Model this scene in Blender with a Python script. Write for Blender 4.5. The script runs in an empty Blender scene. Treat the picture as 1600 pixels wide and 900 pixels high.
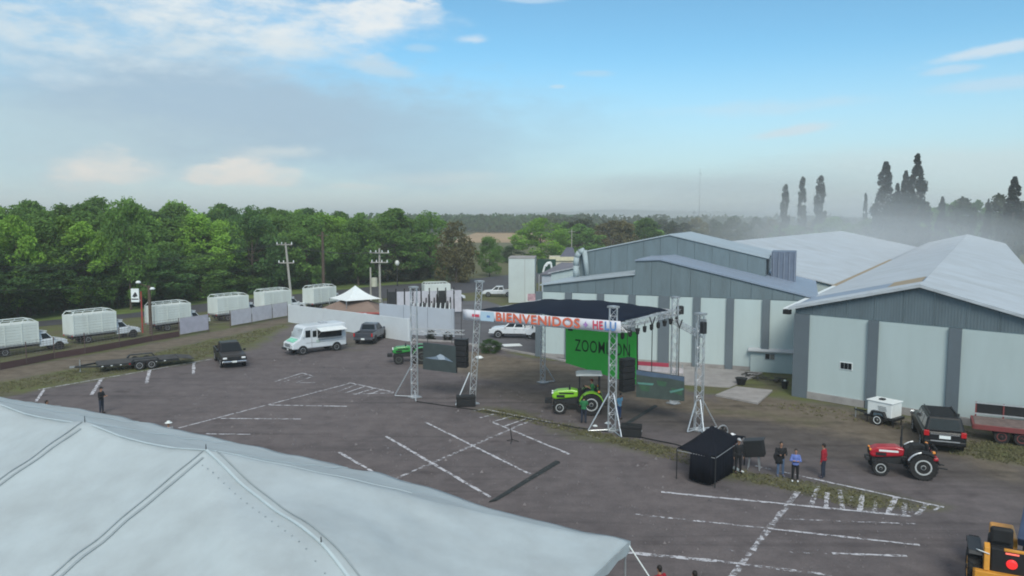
import bpy, bmesh, math, random
import numpy as np
from mathutils import Vector, Matrix
random.seed(7)
R = math.radians
SC = bpy.context.scene
COL = SC.collection

# ------------------------------------------------------------------ camera
CAM_H, F_PX = 13.3, 1200.0
PITCH = math.atan(110 / 1200)
cam = bpy.data.cameras.new('camera'); cam.lens = 27.0; cam.sensor_width = 36.0
cam.clip_start = 0.1; cam.clip_end = 20000
camo = bpy.data.objects.new('camera', cam); COL.objects.link(camo)
camo.location = (0, 0, CAM_H); camo.rotation_euler = (math.pi/2 - PITCH, 0, 0)
SC.camera = camo

# ------------------------------------------------------------------ light, sky, exposure
SUN_EL, SUN_AZ = R(40), R(176)
EXPO = 0.95          # azimuth measured clockwise from +Y (to the right of the view)
SC.view_settings.view_transform = 'Standard'; SC.view_settings.look = 'None'
SC.view_settings.exposure = EXPO; SC.view_settings.gamma = 1.0; SC.view_settings.use_curve_mapping = False
SC.cycles.pixel_filter_type = 'BLACKMAN_HARRIS'; SC.cycles.filter_width = 1.9
SC.cycles.max_bounces = 6; SC.cycles.diffuse_bounces = 3; SC.cycles.transparent_max_bounces = 12
SC.cycles.volume_bounces = 3; SC.cycles.volume_step_rate = 4.0
sl = bpy.data.lights.new('sun', 'SUN'); sl.energy = 1.4; sl.angle = R(26); sl.color = (1.0, .965, .86)
so = bpy.data.objects.new('sun', sl); COL.objects.link(so)
so.rotation_euler = Vector((math.sin(SUN_AZ)*math.cos(SUN_EL), math.cos(SUN_AZ)*math.cos(SUN_EL), math.sin(SUN_EL))).to_track_quat('Z', 'Y').to_euler()

W = bpy.data.worlds.new('World'); SC.world = W; W.use_nodes = True
nt = W.node_tree; nt.nodes.clear()
def N(t, **k):
    n = nt.nodes.new(t)
    for a, b in k.items(): setattr(n, a, b)
    return n
def wire(v, sock):
    if isinstance(v, (int, float)): sock.default_value = v
    elif isinstance(v, tuple): sock.default_value = v
    else: nt.links.new(v, sock)
def mth(op, a, b=0.0, c=None, clamp=False):
    n = N('ShaderNodeMath', operation=op, use_clamp=clamp)
    wire(a, n.inputs[0]); wire(b, n.inputs[1])
    if c is not None: wire(c, n.inputs[2])
    return n.outputs[0]
def mixc(f, a, b):
    n = N('ShaderNodeMix', data_type='RGBA'); wire(f, n.inputs[0]); wire(a, n.inputs[6]); wire(b, n.inputs[7]); return n.outputs[2]
def mapr(v, a, b, c=0.0, d=1.0):
    n = N('ShaderNodeMapRange', interpolation_type='SMOOTHSTEP'); wire(v, n.inputs[0]); wire(a, n.inputs[1]); wire(b, n.inputs[2]); wire(c, n.inputs[3]); wire(d, n.inputs[4]); return n.outputs[0]
SKY_K = 0.12
out = N('ShaderNodeOutputWorld'); bg = N('ShaderNodeBackground'); bg.inputs[1].default_value = SKY_K
nt.links.new(bg.outputs[0], out.inputs[0])
sky = N('ShaderNodeTexSky', sky_type='NISHITA', sun_disc=False, sun_elevation=SUN_EL, sun_rotation=SUN_AZ, altitude=1900.0, air_density=1.0, dust_density=1.2, ozone_density=1.6)
tc = N('ShaderNodeTexCoord'); sep = N('ShaderNodeSeparateXYZ'); nt.links.new(tc.outputs['Generated'], sep.inputs[0])
X, Y, Z = sep.outputs
az = mth('MULTIPLY', mth('ARCTAN2', X, Y), 180/math.pi)
el = mth('MULTIPLY', mth('ARCSINE', Z), 180/math.pi)
# domain warp for cloud edges (higher frequency vertically near the horizon)
sc_ = N('ShaderNodeCombineXYZ'); wire(mth('MULTIPLY', az, .16), sc_.inputs[0]); wire(mth('MULTIPLY', el, .42), sc_.inputs[1])
def noise(scale, detail=6, rough=.55, vec=None, off=0.0):
    n = N('ShaderNodeTexNoise'); n.inputs['Scale'].default_value = scale; n.inputs['Detail'].default_value = detail; n.inputs['Roughness'].default_value = rough
    m = N('ShaderNodeVectorMath', operation='ADD'); nt.links.new(vec or sc_.outputs[0], m.inputs[0]); m.inputs[1].default_value = (off, off*.7, off*1.3)
    nt.links.new(m.outputs[0], n.inputs['Vector']); return n.outputs[0]
nA = mth('SUBTRACT', noise(.55, 8, .62), .5); nB = mth('SUBTRACT', noise(.55, 8, .62, off=9.3), .5)
nC = noise(1.6, 6, .6, off=4.1)
hA = mth('SUBTRACT', noise(2.6, 7, .65, off=17.7), .5)
def rgb(r, g, b, k=1.0):
    f = lambda c: ((c/255+.055)/1.055)**2.4 if c > 10 else c/3294
    return (f(r)*k, f(g)*k, f(b)*k, 1.0)
def sk(r, g, b): return rgb(r, g, b, 1/SKY_K/2**EXPO)
base = N('ShaderNodeMix', data_type='RGBA', blend_type='MULTIPLY'); base.inputs[0].default_value = 1.0
nt.links.new(sky.outputs[0], base.inputs[6]); base.inputs[7].default_value = (.44, .68, .66, 1)
color = base.outputs[2]
# thin milky air low over the horizon, the same all round
color = mixc(mth('MULTIPLY', mapr(el, 12.5, 1.0), .86), color, sk(205, 223, 227))
color = mixc(mth('MULTIPLY', mapr(el, 3.5, 0.0), .7), color, sk(222, 229, 226))
def pix(u, v):
    a = (450 - v)/F_PX; cp, sp = math.cos(PITCH), math.sin(PITCH)
    d = Vector(((u-800)/F_PX, cp + a*sp, -sp + a*cp)).normalized()
    return math.degrees(math.atan2(d.x, d.y)), math.degrees(math.asin(d.z))
def cloud(u, v, ru, rv, col, dens, warp=1.0, soft=(1.15, .35), tilt=0.0, tex=0.0):
    global color
    a0, e0 = pix(u, v); ra = ru*.0477*.95; re = rv*.0477*.95
    da = mth('SUBTRACT', az, a0); de = mth('SUBTRACT', mth('SUBTRACT', el, e0), mth('MULTIPLY', da, tilt))
    x = mth('ADD', mth('DIVIDE', da, ra), mth('ADD', mth('MULTIPLY', nA, 1.5*warp), mth('MULTIPLY', hA, .7*warp))); y = mth('ADD', mth('DIVIDE', de, re), mth('ADD', mth('MULTIPLY', nB, 2.2*warp), mth('MULTIPLY', hA, 1.1*warp)))
    d = mth('SQRT', mth('ADD', mth('MULTIPLY', x, x), mth('MULTIPLY', y, y)))
    m = mth('MULTIPLY', mapr(d, soft[0], soft[1]), dens)
    if tex: m = mth('MULTIPLY', m, mapr(nC, .5-tex, .5+tex, .25, 1.0), clamp=True)
    color = mixc(m, color, col)
# broken cloud in the unseen sky behind and above, made fuller to brighten the ground
gen = mth('MULTIPLY', mapr(noise(.5, 7, .6, vec=tc.outputs['Generated'], off=2.2), .36, .6), mapr(el, 18, 32))
color = mixc(mth('MULTIPLY', gen, .9), color, sk(240, 238, 234))
cloud(330, 170, 460, 125, sk(170, 193, 212), .9, .55, (1.2, .25), tilt=-.05)
cloud(40, 225, 360, 85, sk(188, 212, 222), .75, .7, (1.2, .2))
cloud(700, 215, 330, 90, sk(165, 197, 218), .55, .6, (1.2, .1))
cloud(150, 52, 350, 66, sk(214, 229, 237), .92, 1.0, (1.15, .3), tex=.16)
cloud(400, 24, 280, 48, sk(232, 240, 243), .97, 1.15, (1.15, .4), tex=.18)
cloud(600, 24, 100, 28, sk(238, 243, 245), .97, 1.1, (1.1, .5), tex=.2)
cloud(495, 78, 130, 20, sk(224, 234, 238), .8, 1.0, (1.15, .3), tilt=-.1, tex=.25)
cloud(600, 105, 60, 14, sk(205, 222, 232), .6, 1.0, tilt=-.1)
cloud(155, 266, 105, 38, sk(232, 232, 227), .7, 1.2, (1.15, .3), tex=.25)
cloud(378, 274, 105, 34, sk(235, 233, 227), .7, 1.2, (1.15, .3), tex=.25)
for u_, v_, a_, b_ in ((112, 262, 42, 22), (158, 250, 50, 30), (200, 270, 48, 24), (335, 274, 50, 24), (382, 264, 58, 30), (428, 276, 48, 22)): cloud(u_, v_, a_, b_, sk(243, 238, 230), .95, 1.1, (1.1, .5), tex=.2)
cloud(425, 237, 75, 12, sk(228, 234, 232), .8, 1.3, (1.2, .1), tex=.3)
cloud(690, 275, 110, 14, sk(214, 226, 228), .5, 1.0, (1.2, .1))
cloud(560, 292, 60, 7, sk(222, 228, 226), .5, 1.0)
cloud(1190, 170, 210, 13, sk(214, 228, 238), .7, 1.1, (1.2, .1), tilt=.03, tex=.3)
cloud(1245, 203, 75, 10, sk(216, 230, 238), .75, 1.0, tilt=.12)
cloud(1560, 78, 110, 11, sk(218, 232, 242), .8, 1.0, tilt=.1)
cloud(1485, 110, 40, 8, sk(205, 226, 242), .6, 1.0)
cloud(1550, 133, 90, 12, sk(205, 226, 242), .55, 1.0)
cloud(733, 62, 30, 9, sk(225, 236, 244), .9, 1.3, (1.2, .1), tilt=.1, tex=.35)
cloud(660, 75, 30, 8, sk(190, 220, 240), .5, 1.0)
cloud(925, 116, 40, 6, sk(190, 222, 242), .5, 1.0)
cloud(870, 136, 16, 4, sk(205, 228, 242), .6, 1.0)
cloud(830, 0, 60, 6, sk(205, 226, 245), .6, 1.0)
cloud(1480, 255, 330, 34, sk(214, 228, 230), .55, .6, (1.2, .1))
cloud(1060, 292, 260, 24, sk(184, 202, 211), .55, .5, (1.2, .1))
nt.links.new(color, bg.inputs[0])

# ------------------------------------------------------------------ placing helpers: pixel of the photograph -> point in the world
CP, SP = math.cos(PITCH), math.sin(PITCH)
def ray(u, v):
    a = (450 - v)/F_PX
    return Vector(((u-800)/F_PX, CP + a*SP, -SP + a*CP))
def G(u, v, z=0.0):
    d = ray(u, v); t = (z - CAM_H)/d.z
    return Vector((d.x*t, d.y*t, z))
def D(u, v, y):
    d = ray(u, v); t = y/d.y
    return Vector((d.x*t, y, CAM_H + d.z*t))
def onwall(P, dv, u, v):
    """ray (u,v) meets the upright plane through P along dv: distance along dv and height"""
    d = ray(u, v); n = Vector((-dv.y, dv.x, 0)); t = (n.x*P.x + n.y*P.y)/(n.x*d.x + n.y*d.y)
    q = d*t; return (q.x-P.x)*dv.x + (q.y-P.y)*dv.y, CAM_H + q.z

# ------------------------------------------------------------------ materials
_M = {}
def mat(name, col, rough=.6, metal=0.0, var=.12, scale=2.0, bump=0.0, spec=.4, emit=0.0, coat=0.0):
    if name in _M: return _M[name]
    m = bpy.data.materials.new(name); m.use_nodes = True; t = m.node_tree; b = t.nodes['Principled BSDF']
    b.inputs['Roughness'].default_value = rough; b.inputs['Metallic'].default_value = metal
    b.inputs['Specular IOR Level'].default_value = spec
    if coat: b.inputs['Coat Weight'].default_value = coat; b.inputs['Coat Roughness'].default_value = .08
    if emit:
        b.inputs['Emission Color'].default_value = (*col, 1); b.inputs['Emission Strength'].default_value = emit
    if var:
        c = t.nodes.new('ShaderNodeTexCoord'); n = t.nodes.new('ShaderNodeTexNoise'); n.inputs['Scale'].default_value = scale; n.inputs['Detail'].default_value = 6
        n.inputs['Roughness'].default_value = .65
        t.links.new(c.outputs['Object'], n.inputs['Vector'])
        r = t.nodes.new('ShaderNodeValToRGB'); r.color_ramp.elements[0].position = .3; r.color_ramp.elements[1].position = .7
        r.color_ramp.elements[0].color = (*[max(0, x*(1-var)) for x in col], 1); r.color_ramp.elements[1].color = (*[x*(1+var) for x in col], 1)
        t.links.new(n.outputs[0], r.inputs[0]); t.links.new(r.outputs[0], b.inputs['Base Color'])
        if bump:
            bp = t.nodes.new('ShaderNodeBump'); bp.inputs['Strength'].default_value = bump; bp.inputs['Distance'].default_value = .05
            t.links.new(n.outputs[0], bp.inputs['Height']); t.links.new(bp.outputs[0], b.inputs['Normal'])
    else: b.inputs['Base Color'].default_value = (*col, 1)
    _M[name] = m; return m
def rustmat(name, col, stain, amt=.5, rough=.5, metal=0.0, wave=0.0, wdir='X', scale=.25, streak=(1, 1, 1)):
    """painted sheet metal: blotchy stains and, if wanted, a fine corrugation"""
    if name in _M: return _M[name]
    m = bpy.data.materials.new(name); m.use_nodes = True; t = m.node_tree; b = t.nodes['Principled BSDF']
    b.inputs['Roughness'].default_value = rough; b.inputs['Metallic'].default_value = metal; b.inputs['Specular IOR Level'].default_value = .35
    c = t.nodes.new('ShaderNodeTexCoord'); n = t.nodes.new('ShaderNodeTexNoise'); n.inputs['Scale'].default_value = scale; n.inputs['Detail'].default_value = 9; n.inputs['Roughness'].default_value = .7
    mp = t.nodes.new('ShaderNodeMapping'); mp.inputs['Scale'].default_value = streak; t.links.new(c.outputs['Object'], mp.inputs[0]); t.links.new(mp.outputs[0], n.inputs['Vector'])
    r = t.nodes.new('ShaderNodeValToRGB'); e = r.color_ramp.elements
    e[0].position = .35; e[0].color = (*[x*(1-amt)+s*amt for x, s in zip(col, stain)], 1); e[1].position = .62; e[1].color = (*col, 1)
    t.links.new(n.outputs[0], r.inputs[0]); t.links.new(r.outputs[0], b.inputs['Base Color'])
    if wave:
        w = t.nodes.new('ShaderNodeTexWave'); w.bands_direction = wdir; w.inputs['Scale'].default_value = wave; t.links.new(c.outputs['Object'], w.inputs['Vector'])
        bp = t.nodes.new('ShaderNodeBump'); bp.inputs['Strength'].default_value = .35; bp.inputs['Distance'].default_value = .03
        t.links.new(w.outputs[1], bp.inputs['Height']); t.links.new(bp.outputs[0], b.inputs['Normal'])
    _M[name] = m; return m
def leafmat(name, col, var=.32):
    if name in _M: return _M[name]
    m = bpy.data.materials.new(name); m.use_nodes = True; t = m.node_tree; b = t.nodes['Principled BSDF']
    b.inputs['Roughness'].default_value = .75; b.inputs['Specular IOR Level'].default_value = .15
    g = t.nodes.new('ShaderNodeNewGeometry'); oi = t.nodes.new('ShaderNodeObjectInfo')
    a = t.nodes.new('ShaderNodeAttribute'); a.attribute_name = 'tone'
    r = t.nodes.new('ShaderNodeValToRGB'); e = r.color_ramp.elements
    e[0].color = (*[x*(1-var) for x in col], 1); e[1].color = (col[0]*(1+var*1.15), col[1]*(1+var), col[2]*(1+var*.6), 1)
    ad = t.nodes.new('ShaderNodeMath'); ad.operation = 'MULTIPLY_ADD'; ad.inputs[1].default_value = .45
    t.links.new(g.outputs['Random Per Island'], ad.inputs[0])
    ad2 = t.nodes.new('ShaderNodeMath'); ad2.operation = 'MULTIPLY'; ad2.inputs[1].default_value = .55
    t.links.new(a.outputs['Fac'], ad2.inputs[0]); t.links.new(ad2.outputs[0], ad.inputs[2])
    t.links.new(ad.outputs[0], r.inputs[0])
    h = t.nodes.new('ShaderNodeHueSaturation'); t.links.new(r.outputs[0], h.inputs['Color'])
    mr = t.nodes.new('ShaderNodeMapRange'); mr.inputs[3].default_value = .72; mr.inputs[4].default_value = 1.28; t.links.new(oi.outputs['Random'], mr.inputs[0]); t.links.new(mr.outputs[0], h.inputs['Value'])
    t.links.new(h.outputs[0], b.inputs['Base Color'])
    tr = t.nodes.new('ShaderNodeBsdfTranslucent'); t.links.new(h.outputs[0], tr.inputs[0])
    mx = t.nodes.new('ShaderNodeMixShader'); mx.inputs[0].default_value = .3
    t.links.new(b.outputs[0], mx.inputs[1]); t.links.new(tr.outputs[0], mx.inputs[2]); t.links.new(mx.outputs[0], t.nodes['Material Output'].inputs[0])
    _M[name] = m; return m
MW = mat('white_paint', (.74, .78, .78), .45, var=.06)
MB_ = mat('black_matt', (.012, .013, .015), .7, var=.3)
MRUB = mat('tyre_rubber', (.018, .018, .019), .85, var=.3, scale=6)
MALU = mat('aluminium', (.62, .64, .66), .4, .7, var=.1, scale=5)
MSTEEL = mat('galvanised_steel', (.42, .44, .46), .45, .6, var=.15)
MGLASS = mat('dark_glass', (.012, .016, .019), .12, var=0, spec=.25)
MDARK = mat('dark_metal', (.035, .037, .04), .5, .3, var=.2)
MCHROME = mat('chrome', (.7, .72, .74), .2, .9, var=0)
MREDL = mat('red_lens', (.45, .015, .02), .25, var=0)
MAMB = mat('amber_lens', (.8, .28, .04), .25, var=0)
MLENS = mat('clear_lens', (.75, .77, .78), .15, var=0)
MSKIN = mat('skin', (.34, .19, .125), .6, var=.05)
MHAIR = mat('dark_hair', (.012, .009, .008), .6, var=.2)
MCONC = mat('concrete', (.30, .285, .28), .9, var=.2, scale=.8, bump=.2)
MBARK = mat('bark', (.085, .065, .05), .9, var=.35, scale=3, bump=.4)

# ------------------------------------------------------------------ mesh helpers
class MB:
    def __init__(s): s.v = []; s.f = []
    def add(s, vs, fs, M=None):
        o = len(s.v); s.v += [tuple(M @ Vector(p)) if M else tuple(p) for p in vs]; s.f += [tuple(i+o for i in f) for f in fs]; return s
    def box(s, c, d, rz=0, M=None):
        x, y, z = [k/2 for k in d]; vs = [Vector((a*x, b*y, e*z)) for e in (-1, 1) for a, b in ((-1, -1), (1, -1), (1, 1), (-1, 1))]
        T = Matrix.Translation(Vector(c)) @ (M if M else Matrix.Rotation(rz, 4, 'Z'))
        return s.add(vs, [(3, 2, 1, 0), (4, 5, 6, 7), (0, 1, 5, 4), (1, 2, 6, 5), (2, 3, 7, 6), (3, 0, 4, 7)], T)
    def frame_(s, p, q):
        p, q = Vector(p), Vector(q); d = (q-p); L = d.length; z = d/L if L else Vector((0, 0, 1))
        up = Vector((0, 0, 1)) if abs(z.z) < .98 else Vector((0, 1, 0))
        x = up.cross(z).normalized(); y = z.cross(x); return p, q, x, y
    def bar(s, p, q, w, h=None):
        h = h or w; p, q, x, y = s.frame_(p, q)
        vs = [b + x*(a*w/2) + y*(e*h/2) for b in (p, q) for a, e in ((-1, -1), (1, -1), (1, 1), (-1, 1))]
        return s.add(vs, [(3, 2, 1, 0), (4, 5, 6, 7), (0, 1, 5, 4), (1, 2, 6, 5), (2, 3, 7, 6), (3, 0, 4, 7)])
    def tube(s, p, q, r1, r2=None, n=8):
        r2 = r1 if r2 is None else r2; p, q, x, y = s.frame_(p, q)
        A = [(math.cos(i*2*math.pi/n), math.sin(i*2*math.pi/n)) for i in range(n)]
        vs = [p + x*(a*r1) + y*(b*r1) for a, b in A] + [q + x*(a*r2) + y*(b*r2) for a, b in A]
        return s.add(vs, [(i, (i+1) % n, n+(i+1) % n, n+i) for i in range(n)] + [tuple(range(n-1, -1, -1)), tuple(range(n, 2*n))])
    def path(s, pts, r, n=6):
        for a, b in zip(pts[:-1], pts[1:]):
            if (Vector(a)-Vector(b)).length > 1e-5: s.tube(a, b, r, r, n)
        return s
    def prism(s, poly, y0, y1, k=1.0):
        """(x,z) polygon extruded from y0 to y1"""
        n = len(poly); vs = [(x, y0, z) for x, z in poly] + [(x, y1, z) for x, z in poly]
        return s.add(vs, [(i, (i+1) % n, n+(i+1) % n, n+i) for i in range(n)] + [tuple(range(n-1, -1, -1)), tuple(range(n, 2*n))])
    def plate(s, poly, z0, z1):
        n = len(poly); vs = [(p[0], p[1], z0) for p in poly] + [(p[0], p[1], z1) for p in poly]
        return s.add(vs, [(i, (i+1) % n, n+(i+1) % n, n+i) for i in range(n)] + [tuple(range(n-1, -1, -1)), tuple(range(n, 2*n))])
    def ell(s, c, r, nu=10, nv=7):
        vs = []; 
        for j in range(nv+1):
            t = math.pi*j/nv
            for i in range(nu): a = 2*math.pi*i/nu; vs.append((c[0]+r[0]*math.sin(t)*math.cos(a), c[1]+r[1]*math.sin(t)*math.sin(a), c[2]+r[2]*math.cos(t)))
        return s.add(vs, [(j*nu+i, (j+1)*nu+i, (j+1)*nu+(i+1) % nu, j*nu+(i+1) % nu) for j in range(nv) for i in range(nu)])
    def lathe(s, prof, c, n=16, axis='y'):
        """profile of (radius, offset along the axis)"""
        vs = []
        for r, a in prof:
            for i in range(n):
                t = 2*math.pi*i/n; x, y = r*math.cos(t), r*math.sin(t)
                vs.append((c[0]+x, c[1]+a, c[2]+y) if axis == 'y' else (c[0]+x, c[1]+y, c[2]+a))
        m = len(prof)
        return s.add(vs, [(j*n+i, j*n+(i+1) % n, (j+1)*n+(i+1) % n, (j+1)*n+i) for j in range(m-1) for i in range(n)] + [tuple(range(n)), tuple(range((m-1)*n, m*n))])
    def slab(s, a, b, c, d, th):
        """quad given thickness along its normal"""
        a, b, c, d = map(Vector, (a, b, c, d)); n = (b-a).cross(d-a).normalized()*th
        return s.add([a, b, c, d, a+n, b+n, c+n, d+n], [(3, 2, 1, 0), (4, 5, 6, 7), (0, 1, 5, 4), (1, 2, 6, 5), (2, 3, 7, 6), (3, 0, 4, 7)])
    def mesh(s, name, m, smooth=False):
        me = bpy.data.meshes.new(name); me.from_pydata(s.v, [], s.f)
        bm = bmesh.new(); bm.from_mesh(me); bmesh.ops.recalc_face_normals(bm, faces=bm.faces); bm.to_mesh(me); bm.free()
        if m: me.materials.append(m)
        if smooth: me.polygons.foreach_set('use_smooth', [True]*len(me.polygons))
        return me
    def build(s, name, m, parent=None, smooth=False, bevel=0, label=None):
        o = bpy.data.objects.new(name, s.mesh(name, m, smooth)); COL.objects.link(o)
        if parent: o.parent = parent
        if bevel:
            b = o.modifiers.new('bevel', 'BEVEL'); b.width = bevel; b.segments = 2; b.limit_method = 'ANGLE'
        if label: o['label'] = label
        return o
def thing(name, label, cat, loc=(0, 0, 0), rz=0, group=None, scale=1.0):
    o = bpy.data.objects.new(name, None); COL.objects.link(o); o.empty_display_size = .3
    o.location = loc; o.rotation_euler = (0, 0, rz); o.scale = (scale,)*3
    return tag(o, label, cat, group)
def tag(o, label, cat, group=None):
    o['label'] = label; o['category'] = cat
    if group: o['group'] = group
    return o
def kind(o, k='structure'): o['kind'] = k; return o
def dup(o, parent=None):
    c = o.copy(); COL.objects.link(c)
    if parent: c.parent = parent
    for ch in list(o.children): dup(ch, c)
    return c
def inst(me, name, parent=None, m=None):
    o = bpy.data.objects.new(name, me); COL.objects.link(o)
    if parent: o.parent = parent
    if m is not None: o.material_slots[0].link = 'OBJECT'; o.material_slots[0].material = m
    return o
def text_obj(body, size, m, parent, name, M, bold=.0, extr=.006, sx=1.0, fit=None):
    cu = bpy.data.curves.new('t', 'FONT'); cu.body = body; cu.size = size; cu.extrude = extr; cu.offset = bold; cu.align_x = 'CENTER'; cu.align_y = 'CENTER'; cu.resolution_u = 3; cu.space_character = 1.08
    t = bpy.data.objects.new('t', cu); COL.objects.link(t); bpy.context.view_layer.update()
    me = bpy.data.meshes.new_from_object(t.evaluated_get(bpy.context.evaluated_depsgraph_get()))
    bpy.data.objects.remove(t); bpy.data.curves.remove(cu); me.materials.clear(); me.materials.append(m)
    if fit: xs_ = [v.co.x for v in me.vertices]; sx = fit/(max(xs_)-min(xs_))
    me.transform(M @ Matrix.Diagonal((sx, 1, 1, 1)))
    o = bpy.data.objects.new(name, me); COL.objects.link(o); o.parent = parent; return o
# ------------------------------------------------------------------ the ground
def poly_sd(pts, P):
    """signed distance to polygon (negative inside); P is N x 2"""
    pts = np.array(pts); n = len(pts); d = np.full(len(P), 1e9); ins = np.zeros(len(P), bool)
    for i in range(n):
        a, b = pts[i], pts[(i+1) % n]; e = b-a; w = P-a
        t = np.clip((w @ e)/(e @ e), 0, 1)[:, None]; d = np.minimum(d, np.linalg.norm(w-e*t, axis=1))
        c = ((a[1] <= P[:, 1]) != (b[1] <= P[:, 1]))
        with np.errstate(divide='ignore', invalid='ignore'): xs = a[0] + (P[:, 1]-a[1])/(b[1]-a[1])*e[0]
        ins ^= c & (P[:, 0] < xs)
    return np.where(ins, -d, d)
def gp(*uv): return [tuple(G(u, v).xy) for u, v in uv]
def axis_(lo, hi, step, far):
    a = list(np.arange(lo, hi+step/2, step)); k = step; x = hi; up = []
    while x < far: k *= 1.7; x += k; up.append(x)
    k = step; x = lo; dn = []
    while x > -far: k *= 1.7; x -= k; dn.append(x)
    return np.array(dn[::-1] + a + up)
xs = axis_(-85, 60, .9, 7000); ys = axis_(8, 135, .9, 7000)
XX, YY = np.meshgrid(xs, ys); P2 = np.stack([XX.ravel(), YY.ravel()], 1)
wob = (np.sin(P2[:, 0]*.9+np.sin(P2[:, 1]*.7)*1.7) + np.sin(P2[:, 1]*1.3+P2[:, 0]*.45))*.5
def wgt(poly, soft=1.0, wb=.7): return np.clip(.5-(poly_sd(poly, P2)+wob*wb)/(2*soft), 0, 1)
lot = wgt(gp((-900, 800), (-300, 668), (0, 622), (200, 585), (332, 561), (395, 545), (455, 505), (600, 527), (720, 533), (885, 570), (960, 590), (1240, 640), (1500, 690), (1700, 720), (2600, 800), (2600, 1500), (-900, 1500)), .8)
dirt = np.maximum.reduce([wgt(gp((-400, 640), (0, 578), (190, 546), (450, 496), (452, 504), (190, 562), (0, 598), (-400, 665)), .7, .4),
    wgt(gp((640, 545), (760, 550), (890, 570), (985, 600), (1130, 625), (1240, 640), (1600, 705), (1600, 750), (1480, 715), (1250, 668), (1050, 640), (900, 606), (760, 590), (655, 572)), 1.3),
    wgt(gp((1130, 612), (1235, 625), (1540, 672), (1540, 700), (1300, 664), (1110, 632)), .8)])
dirt2 = wgt(gp((660, 600), (760, 622), (960, 655), (1060, 670), (1300, 720), (1560, 760), (1640, 800), (1640, 720), (1300, 650), (1000, 625), (800, 595)), 1.5)
grass = np.maximum.reduce([wgt(gp((-400, 665), (0, 598), (190, 562), (330, 530), (450, 505), (440, 515), (400, 535), (335, 556), (200, 582), (0, 617), (-400, 690)), .8),
    .8*wgt(gp((735, 640), (790, 641), (870, 660), (960, 680), (1060, 700), (1060, 722), (960, 692), (880, 672), (800, 655)), 1.0, 1.1),
    .75*wgt(gp((1060, 700), (1170, 738), (1240, 748), (1330, 765), (1480, 795), (1440, 806), (1330, 795), (1245, 768), (1160, 750), (1060, 722)), .7, .6),
    .7*wgt(gp((1490, 690), (1560, 690), (1700, 720), (1700, 742), (1560, 722), (1480, 708)), .8, .8),
    .35*wgt(gp((455, 510), (600, 533), (560, 548), (420, 545)), 1.5, 1.2),
    .3*wgt(gp((1100, 628), (1235, 645), (1330, 662), (1290, 672), (1110, 645)), .8)])
fieldw = np.clip(1-lot-dirt, 0, 1)*np.clip(1-np.maximum(dirt2, 0), 0, 1)
me = bpy.data.meshes.new('ground'); nx, ny = len(xs), len(ys)
idx = np.arange(nx*ny).reshape(ny, nx)
faces = np.stack([idx[:-1, :-1].ravel(), idx[:-1, 1:].ravel(), idx[1:, 1:].ravel(), idx[1:, :-1].ravel()], 1)
zz = wob*.012*(np.abs(P2[:, 0]) < 80)
me.from_pydata(np.column_stack([P2, zz-.012]).tolist(), [], faces.tolist())
at = me.color_attributes.new('cover', 'FLOAT_COLOR', 'POINT')
at.data.foreach_set('color', np.column_stack([np.maximum(grass, fieldw*.95), np.maximum(dirt, 0), dirt2*lot, lot]).astype('f').ravel())
m = bpy.data.materials.new('ground_gravel'); m.use_nodes = True; t = m.node_tree; b = t.nodes['Principled BSDF']; b.inputs['Roughness'].default_value = .95; b.inputs['Specular IOR Level'].default_value = .15
def gn(scale, detail=8, rough=.65):
    n = t.nodes.new('ShaderNodeTexNoise'); n.inputs['Scale'].default_value = scale; n.inputs['Detail'].default_value = detail; n.inputs['Roughness'].default_value = rough
    t.links.new(tcg.outputs['Object'], n.inputs['Vector']); return n.outputs[0]
def gramp(v, p0, c0, p1, c1):
    r = t.nodes.new('ShaderNodeValToRGB'); e = r.color_ramp.elements; e[0].position = p0; e[0].color = (*c0, 1); e[1].position = p1; e[1].color = (*c1, 1); t.links.new(v, r.inputs[0]); return r.outputs[0]
def gmix(f, a, c, mode='MIX'):
    n = t.nodes.new('ShaderNodeMix'); n.data_type = 'RGBA'; n.blend_type = mode
    (t.links.new(f, n.inputs[0]) if not isinstance(f, float) else setattr(n.inputs[0], 'default_value', f)); t.links.new(a, n.inputs[6]); t.links.new(c, n.inputs[7]); return n.outputs[2]
def gmath(op, a, c, clamp=True):
    n = t.nodes.new('ShaderNodeMath'); n.operation = op; n.use_clamp = clamp
    for s_, v in ((n.inputs[0], a), (n.inputs[1], c)):
        if isinstance(v, float): s_.default_value = v
        else: t.links.new(v, s_)
    return n.outputs[0]
tcg = t.nodes.new('ShaderNodeTexCoord'); va = t.nodes.new('ShaderNodeVertexColor'); va.layer_name = 'cover'; sp_ = t.nodes.new('ShaderNodeSeparateColor'); t.links.new(va.outputs[0], sp_.inputs[0])
big, mid, fine = gn(.09, 6), gn(.9), gn(9., 4, .8)
grav = gramp(mid, .3, (.114, .101, .104), .72, (.172, .152, .154))
grav = gmix(.55, grav, gramp(fine, .25, (.35, .35, .35), .75, (.68, .66, .65)), 'OVERLAY')
grav = gmix(gramp(big, .42, (0, 0, 0), .66, (.5, .5, .5)), grav, gramp(mid, .3, (.062, .058, .063), .7, (.098, .089, .094)))
dcol = gmix(.5, gramp(mid, .3, (.105, .088, .068), .7, (.195, .165, .13)), gramp(fine, .25, (.35, .35, .35), .75, (.66, .65, .64)), 'OVERLAY')
dcol2 = gramp(mid, .3, (.07, .061, .057), .7, (.118, .104, .096))
gcol = gmix(gramp(gn(.5), .4, (0, 0, 0), .6, (1, 1, 1)), gramp(fine, .3, (.085, .10, .036), .7, (.145, .162, .066)), gramp(fine, .3, (.092, .088, .056), .7, (.145, .135, .085)))
def edge(w, k=1.4, o=.7): return gmath('ADD', gmath('MULTIPLY', gmath('SUBTRACT', w, .5, False), k, False), gmath('MULTIPLY', mid, o*1.0+.0, False))
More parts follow.
